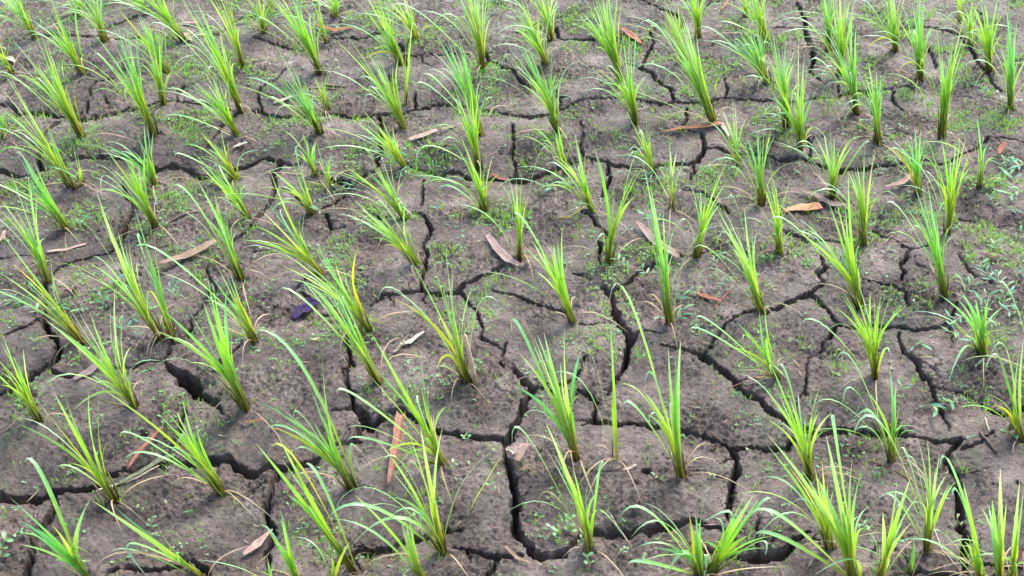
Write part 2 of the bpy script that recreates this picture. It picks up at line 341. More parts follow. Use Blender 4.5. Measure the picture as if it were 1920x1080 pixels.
# ------------------------------------------------------------------ the cracks, as they run across the field (photo pixels; widths in pixels)
CRACKS = """
*7 7|0,192 21,194 28,205 52,200 78,200 104,205 140,210 161,213 179,210 202,207 220,200 238,197 270,195 316,191
3 2|8,190 21,174 30,165
5 3|159,202 163,179 169,166 179,155 187,153 213,144
2 1|213,144 236,134 262,122
4 3|199,181 205,197
5 4|332,192 334,174 347,163
2 2|347,163 389,140 399,130
5 6|316,191 337,192 358,192 384,195 410,200 425,205 454,210 464,205 480,207
2 4|20,76 62,77 98,69 111,71
5 5|111,71 137,71 166,74 182,73 197,78
4 3|197,78 233,73 272,69
4 3|205,52 215,47 246,35 262,30
3 5|363,71 376,66 404,62 417,57 425,49 438,36 454,32 480,28
6 7|111,220 106,228 91,239 80,255 74,270 70,296 75,309
5 5|386,278 397,259 410,244 423,228 441,218 454,210
*10 9|0,317 16,318 36,319 49,317 75,309 100,304 127,296 145,293
*7 9|145,293 161,289 189,283 215,284 228,282 249,282 262,289 285,304 298,306 314,304 334,309
*9 6|334,309 358,314 379,317 397,315 425,308 451,301 480,296 498,295
5 7|231,352 236,369 249,381 251,395 246,410 231,436
6 4|231,436 220,454 215,462 205,472 176,477 156,483 140,488 111,501 100,510
3 2|0,480 25,479 52,477
5 5|425,462 438,451 459,438 480,407 488,400
4 4|223,505 240,509 262,511
2 1|288,363 316,359
5 6|389,503 397,524 402,538 392,545
*8 7|480,207 505,208 530,206 570,203 612,200 636,201 661,204 682,201 700,205 719,207
6 5|719,207 760,206 776,201 791,200 812,193 830,193 848,196 880,199 905,202 926,206 960,212
5 3|490,203 485,182 484,169 488,161 503,153 519,143 524,135 534,127
4 4|480,73 496,75 529,82 542,88 566,92
5 7|600,77 630,72 659,69 677,74 687,70 703,62 713,61
6 5|748,82 759,96 761,119
3 3|763,104 791,102 817,102 843,101 880,102
6 6|910,96 913,112 912,124
5 5|778,168 778,181 777,201
4 4|731,135 735,150 742,166
8 7|711,212 716,226 711,244 711,275 706,296 710,311 700,318 687,321
5 4|591,0 594,10 591,26
4 2|594,27 617,31
2 2|636,39 638,56
5 8|918,116 941,127 960,128 970,142 981,156
6 4|981,156 989,161 1009,166
6 5|960,213 976,215 996,219 1012,215 1035,213 1051,207 1064,200
5 5|1064,200 1077,193 1095,189 1116,187 1136,185 1160,184 1183,185 1209,187 1232,189
6 5|1232,189 1253,191 1271,187 1289,187 1307,188 1323,187 1344,181 1362,179 1385,178 1401,180 1427,183 1440,184
3 3|1440,184 1475,186 1518,181 1549,180 1570,179
4 4|1043,172 1049,187 1048,207
3 2|1048,179 1066,181
6 5|1043,48 1047,70 1056,71 1084,70 1105,73 1121,76 1136,80
4 6|1219,60 1224,78 1217,96 1209,114 1201,125
4 4|1175,119 1201,126
7 7|1201,126 1222,135 1232,148 1248,158 1258,163
4 2|1258,163 1269,170
7 6|1258,163 1261,184
4 7|1201,0 1212,6 1232,13 1250,23 1269,31 1279,44 1280,54
4 3|1323,13 1333,6 1349,1
4 5|1359,140 1364,161 1359,178
5 5|1287,198 1288,220 1281,236 1280,246
7 9|1315,252 1320,267 1322,279 1318,288 1307,301 1289,309
5 5|1322,280 1349,279 1364,286 1380,291 1401,288 1437,290 1466,295
3 4|1088,228 1093,245 1090,260 1087,275 1095,293
5 6|960,234 965,259 960,285 963,305 968,330
6 9|1494,3 1502,21 1509,39 1509,60 1515,75 1524,91 1526,111
6 4|1526,111 1521,122 1518,130 1531,140 1540,149
2 2|1450,53 1492,56 1518,54 1549,52
2 1|1609,39 1647,34
4 6|1694,54 1738,51 1762,54 1787,57 1803,64 1813,80
6 5|1813,80 1826,99 1839,122 1860,153 1878,169
5 4|1570,179 1596,169 1616,172 1647,169 1673,163
2 2|1673,163 1699,161 1736,166
6 5|1676,169 1675,184 1679,194 1692,207
4 4|1572,153 1572,171
4 4|1741,86 1751,104 1755,127
3 3|1829,13 1844,26
2 1|1790,179 1824,176
4 3|1855,257 1881,259 1920,262
5 4|1743,295 1764,304 1777,301 1798,291 1813,286 1831,275 1855,257
5 5|1507,249 1518,262 1520,295
7 7|1466,295 1497,294 1518,296 1536,301 1551,309
7 7|1570,321 1580,313 1601,308 1621,308 1645,302
4 4|1645,302 1660,302 1686,301 1707,296 1743,295
6 3|1474,431 1500,439 1510,448 1531,445 1557,446 1585,451
5 8|1539,472 1544,490 1551,496 1533,506 1540,519 1544,527 1528,540
9 6|1528,540 1510,550 1487,561 1463,569 1448,574
5 4|1448,574 1436,582 1418,580 1396,584
4 7|1396,584 1377,596 1364,605 1354,618 1336,633 1331,649 1318,663
4 5|1632,431 1655,441 1679,449 1694,462 1710,465
5 4|1710,465 1728,462 1749,451
7 5|1710,465 1697,488 1692,498 1699,511 1692,527
5 6|1621,524 1647,528 1673,534 1699,546 1701,566
5 4|1795,480 1811,503 1821,514 1855,532
3 2|1798,411 1837,417
3 2|1870,426 1890,424 1912,427
8 6|498,295 514,304 525,309
5 4|525,303 537,306 547,310 563,306
9 8|525,309 519,317 511,327 516,345 511,368 501,384
6 4|501,384 488,400
5 9|529,353 547,356 560,369 568,379 581,394
5 3|607,392 625,381 646,366
*9 10|600,322 620,325 636,327 646,332 659,335 672,330 687,321
*6 8|760,301 778,302 804,308 825,314 843,319
8 7|843,319 861,318 877,327 900,330 930,332 960,333
*8 6|960,333 983,330 1004,321 1020,317 1035,311 1058,301 1084,304
5 7|1095,293 1121,300 1139,302 1154,308 1175,309 1193,315 1209,311
7 7|1209,311 1235,309 1253,306 1271,308 1289,309
6 8|610,403 617,418 625,431
5 3|625,431 636,429 646,426
4 2|623,433 615,444 607,452
2 1|661,413 680,410
4 3|695,405 715,409 737,410
4 5|796,332 791,348 794,369 791,384
6 10|773,397 791,400 802,413 809,426 802,446
6 7|802,446 793,459 802,477 796,511 789,527 791,543
3 2|470,472 514,472 545,471
4 4|572,515 566,529 558,540 547,550
7 8|944,498 921,506 900,514 882,527 869,532 848,544
5 9|693,578 708,562 726,556 752,550 778,545 791,543
9 8|791,543 807,550 825,550 848,546
8 6|848,546 864,545 874,558 884,570 895,579
6 5|895,579 899,589 896,602 903,618 903,636 918,641
4 3|918,641 936,651 944,657
4 5|947,644 944,664 936,680 942,690
5 7|926,543 960,550 978,557 1007,566 1027,571 1046,578 1061,584
3 3|1085,605 1105,610 1121,604 1136,601 1160,597
7 7|1141,302 1139,322 1144,332 1136,350 1131,370
5 8|1090,394 1105,400 1113,413 1126,426 1136,439 1139,448
6 7|1122,448 1126,462 1121,477 1123,493
5 4|1300,311 1301,324 1297,337
4 5|1281,353 1302,358 1323,366 1336,372 1349,378 1362,387 1367,397
6 4|1222,438 1235,449
3 3|1255,472 1271,479 1294,481 1328,470 1375,454
7 6|1240,488 1219,498 1193,511 1180,524 1162,534 1147,542 1131,540
3 3|1074,511 1095,514 1108,524
10 14|1132,537 1147,553 1149,574 1160,592 1170,605 1178,618
15 14|1178,618 1184,628 1178,640 1175,654 1178,667
13 4|1178,667 1170,688 1157,706 1144,732 1139,742
5 3|1186,628 1199,622 1224,620 1240,623
3 10|1235,646 1250,646 1271,652 1289,659 1310,664
12 13|1310,664 1328,675 1344,687 1359,698 1372,711 1385,729
10 13|1385,729 1406,740 1427,747 1440,763 1450,773 1466,781 1481,789 1513,804
*11 9|1513,804 1536,804 1564,799 1588,795 1609,799 1632,799 1665,802 1699,811
9 10|1699,811 1730,816 1751,823 1777,822 1803,819
5 4|1808,836 1839,826 1855,813 1865,805
8 16|963,690 976,708 989,721 996,732
17 15|996,732 989,745 981,758 982,768 974,784 965,802 955,820 946,828
8 6|999,728 1035,719 1048,716 1066,711 1077,706
7 3|1077,706 1087,688 1095,667 1100,662
5 4|1025,737 1040,729
6 7|1084,727 1097,737 1110,745 1117,758 1116,773 1109,789
5 3|1109,789 1090,799
10 9|1109,790 1141,791 1165,794 1183,793 1204,794 1227,798 1250,796 1276,798
9 12|1276,798 1307,807 1328,815 1349,821 1364,829 1380,834
9 9|1380,834 1406,832 1427,836 1455,838 1476,837
9 8|1476,837 1486,824 1497,812 1513,804
11 14|1374,836 1380,852 1384,867 1377,886 1373,904
14 8|1373,904 1375,922 1368,945 1363,961 1364,976
2 1|1390,677 1414,666
4 2|1349,589 1362,600
7 8|1515,548 1536,558 1551,569 1559,581 1567,594 1575,605
7 7|1567,605 1557,623 1544,641 1544,660
3 5|1544,660 1515,672 1513,690 1513,701 1510,732 1515,742
3 7|1585,610 1606,615 1634,607 1660,609 1679,607
7 7|1679,607 1699,609 1717,614 1741,611 1764,607 1780,600
6 5|1780,600 1787,584 1795,563
7 9|1684,618 1686,636 1699,654 1715,667 1725,677
9 10|1725,677 1728,688 1738,703 1749,716 1751,732 1756,753
8 3|1756,753 1769,771 1777,786 1782,802
4 2|1725,670 1738,677 1749,688
4 6|1746,709 1759,719 1780,722 1803,727 1819,734
*7 10|1819,734 1839,738 1855,747 1876,755 1896,755 1925,758
4 2|1842,677 1850,696
7 6|1901,777 1896,801
4 3|1819,737 1824,755
5 6|0,627 13,623 29,615 52,605 75,594
6 5|75,594 83,587 86,566 85,540 100,510
12 9|80,598 93,620 104,631 104,646 112,652
11 12|112,652 108,660 99,672 86,680 67,693 54,706
12 9|54,706 41,713 16,727 -10,735
8 9|93,685 106,693 127,697 145,697 158,690
4 3|158,690 172,682 200,680 226,679 249,685
6 7|249,685 270,675 290,672 303,673
9 14|303,673 319,686 334,691
20 30|334,691 347,706 356,713
30 22|356,713 364,726 367,738
14 10|372,738 386,745 402,755
8 3|402,755 415,768 417,780
6 6|303,673 314,660 321,648 337,639 350,625 358,610
6 6|358,610 355,597 368,584 376,568 386,553 392,540
3 2|166,638 187,635 215,633
4 4|451,644 425,667 394,685
8 10|346,772 337,794 332,812 324,826 321,845
*15 17|-5,927 26,922 52,923 73,926 96,922
15 10|96,922 114,919 140,918 161,921 187,913
6 10|187,913 193,900 200,890 215,890 233,878
*10 9|233,878 252,867 277,854 293,850 311,854 321,858
*9 12|321,858 345,855 389,850 407,852 425,854
*14 12|425,854 441,862 462,873 480,875 501,870
12 14|106,928 104,950 91,969
14 16|91,969 75,989 62,1015 60,1036 52,1059 47,1085
6 10|192,1080 207,1067 233,1059 259,1062 275,1066
10 8|275,1066 298,1067 321,1064 347,1054 363,1051 376,1062 389,1072 396,1085
2 2|345,1036 355,1031 363,1051
*13 12|501,870 516,867 532,864 558,857 579,854 597,852 612,840
8 7|612,840 630,832 646,829 661,826 674,826
6 8|655,828 669,813 677,800 688,788
9 10|522,868 517,882 509,896 507,914 501,935
12 10|501,935 497,956 503,970 509,982 511,997
12 11|511,997 508,1015 499,1028 501,1046 501,1067 504,1085
7 12|625,1058 645,1044 659,1036 672,1028
*14 12|672,1028 695,1018 713,1013 734,1013 755,1013
12 6|755,1013 773,1007 791,1004 810,1003 838,993 864,993
5 8|846,1027 864,1031 884,1033 905,1037 921,1045
8 8|921,1045 936,1046 955,1044 975,1040
8 9|936,1046 926,1062 914,1084
11 13|822,804 843,810 869,815 895,818 921,820 942,824
5 6|622,771 641,769 659,768
*15 17|674,766 683,776 690,784 700,788 713,781
15 11|713,781 732,773 752,768 763,776
9 9|763,776 780,786 800,796 822,804
3 4|646,589 649,612 651,631
8 9|651,631 656,657 656,677 659,685
7 6|659,685 651,693 651,706 649,716
7 11|649,716 654,732 661,740 662,758 666,766 674,768
4 3|643,688 646,706
6 4|566,546 576,558 588,569
3 2|480,574 506,572 527,576 547,576
6 5|597,588 612,590 630,588
13 15|946,828 949,845 954,865 955,880 961,893
16 18|961,893 962,905 964,925 965,945 965,965 967,985
17 17|967,985 976,1004 990,1018 1003,1036
18 14|1003,1036 1018,1040 1038,1036 1056,1032
9 11|1056,1032 1072,1018 1090,1002 1116,994
*13 13|1116,994 1136,992 1162,987 1186,984 1204,986
*14 14|1204,986 1219,981 1240,978 1271,972 1289,975
14 11|1289,975 1307,979 1323,986 1341,987 1362,997 1372,1008
8 10|1325,1033 1349,1036 1367,1044 1388,1046 1406,1045
14 18|1406,1045 1422,1049 1440,1044 1460,1038
17 8|1460,1038 1475,1030 1492,1012 1515,1000
6 8|1427,968 1419,997 1419,1028 1422,1047
6 10|1806,820 1793,830 1779,847 1778,862
11 11|1778,862 1787,878 1798,891 1801,903 1796,912
12 17|1796,912 1798,930 1800,948 1802,969
16 12|1802,969 1802,989 1811,1000 1815,1015 1811,1028
11 11|1811,1028 1804,1050 1808,1064 1806,1090
9 9|1704,1072 1725,1068 1741,1075 1762,1072 1787,1076
9 9|1804,1053 1825,1056 1845,1060 1881,1062 1930,1064
"""


SLOPES = []


def parse_cracks():
    segs = []
    for ln in CRACKS.strip().splitlines():
        steep = ln[0] == '*'                        # the plate behind this crack slopes down to it
        ws, pts = ln.lstrip('*').split('|')
        w0, w1 = map(float, ws.split())
        pts = [tuple(map(float, p.split(','))) for p in pts.split()]
        n = len(pts) - 1
        for i in range(n):
            (ax, ay), (bx, by) = pts[i], pts[i + 1]
            ang = math.atan2(by - ay, bx - ax)
            k = 0.92 + 0.55 * abs(math.cos(ang))
            wa = (w0 + (w1 - w0) * i / n) * k / ppm(ay) / 2
            wb = (w0 + (w1 - w0) * (i + 1) / n) * k / ppm(by) / 2
            segs.append((*to_ground(ax, ay), *to_ground(bx, by), wa * (0.98 if steep else 0.82), wb * (0.98 if steep else 0.82)))
            if steep:
                SLOPES.append((*to_ground(ax, ay), *to_ground(bx, by), i / n, (i + 1) / n))
    return segs


SEGS = parse_cracks()
for k in range(110):
    ax, ay, bx, by, wa, wb = rng.choice(SEGS)
    x, y = ax + (bx - ax) * rng.random(), ay + (by - ay) * rng.random()
    a = math.atan2(by - ay, bx - ax) + rng.choice((-1, 1)) * rng.uniform(0.8, 1.9)
    w = rng.uniform(0.0011, 0.0022)
    for q in range(rng.choice((3, 4, 5, 6))):
        st = rng.uniform(0.010, 0.022)
        nx2, ny2 = x + math.cos(a) * st, y + math.sin(a) * st
        SEGS.append((x, y, nx2, ny2, w, w * 0.86))
        x, y, w = nx2, ny2, w * 0.86
        a += rng.uniform(-0.6, 0.6)


def voronoi_edge(x, y, cell=0.36, seed=5):
    """distance to the nearest boundary of a jittered cell pattern (cracks of the field beyond the photograph)"""
    r = np.random.default_rng(seed)
    jx, jy = r.random((64, 64)), r.random((64, 64))
    gx, gy = x / cell, y / cell
    ix, iy = np.floor(gx).astype(int), np.floor(gy).astype(int)
    best = np.full(x.shape, 9.0)
    sec = np.full(x.shape, 9.0)
    for a in (-1, 0, 1):
        for b in (-1, 0, 1):
            cx, cy = ix + a, iy + b
            px = cx + 0.1 + 0.8 * jx[cx % 64, cy % 64]
            py = cy + 0.1 + 0.8 * jy[cx % 64, cy % 64]
            d = np.hypot(gx - px, gy - py)
            sec = np.minimum(sec, np.maximum(best, d))
            best = np.minimum(best, d)
    return (sec - best) * cell * 0.6


def in_frame_margin(x, y):
    """signed metres outside the photographed trapezoid (negative inside)"""
    half = 1.014 + (y - 1.92) * (1.675 - 1.014) / (4.37 - 1.92)
    return np.maximum(np.maximum(np.abs(x) - half, 1.90 - y), y - 4.40)


def crack_field(xs, ys):
    """edge distance (negative inside a crack) and half width of the nearest crack on the grid xs x ys"""
    X, Y = np.meshgrid(xs, ys)
    wx = X + 0.0060 * noise(X / 0.022, Y / 0.022, 21) + 0.0036 * noise(X / 0.009, Y / 0.009, 22) + 0.007 * noise(X / 0.07, Y / 0.07, 27)
    wy = Y + 0.0068 * noise(X / 0.022, Y / 0.022, 23) + 0.0042 * noise(X / 0.009, Y / 0.009, 24) + 0.007 * noise(X / 0.07, Y / 0.07, 28)
    wv = 1.0 + 0.6 * noise(X / 0.035, Y / 0.035, 25)
    ed = np.full(X.shape, 1.0)
    hw = np.full(X.shape, 0.003)
    # beyond the frame
    out = in_frame_margin(X, Y)
    ve = voronoi_edge(wx, wy)
    wv2 = 0.008 * (0.7 + 0.9 * noise(X / 0.3, Y / 0.3, 26))
    e2 = np.where(out > 0.02, ve - wv2, 1.0)
    far = np.hypot(X, Y - 3)
    e2 = np.where(far > 9, 1.0, e2)
    hw = np.where(e2 < ed, wv2, hw)
    ed = np.minimum(ed, e2)
    M = 0.11
    for ax, ay, bx, by, wa, wb in SEGS:
        i0, i1 = np.searchsorted(xs, [min(ax, bx) - M, max(ax, bx) + M])
        j0, j1 = np.searchsorted(ys, [min(ay, by) - M, max(ay, by) + M])
        if i1 <= i0 or j1 <= j0:
            continue
        sx, sy = wx[j0:j1, i0:i1], wy[j0:j1, i0:i1]
        dx, dy = bx - ax, by - ay
        L2 = dx * dx + dy * dy + 1e-12
        t = np.clip(((sx - ax) * dx + (sy - ay) * dy) / L2, 0, 1)
        d = np.hypot(sx - ax - t * dx, sy - ay - t * dy)
        w = (wa + (wb - wa) * t) * wv[j0:j1, i0:i1]
        e = d - w
        se = ed[j0:j1, i0:i1]
        better = e < se
        hw[j0:j1, i0:i1] = np.where(better, w, hw[j0:j1, i0:i1])
        ed[j0:j1, i0:i1] = np.where(better, e, se)
    return X, Y, ed, hw


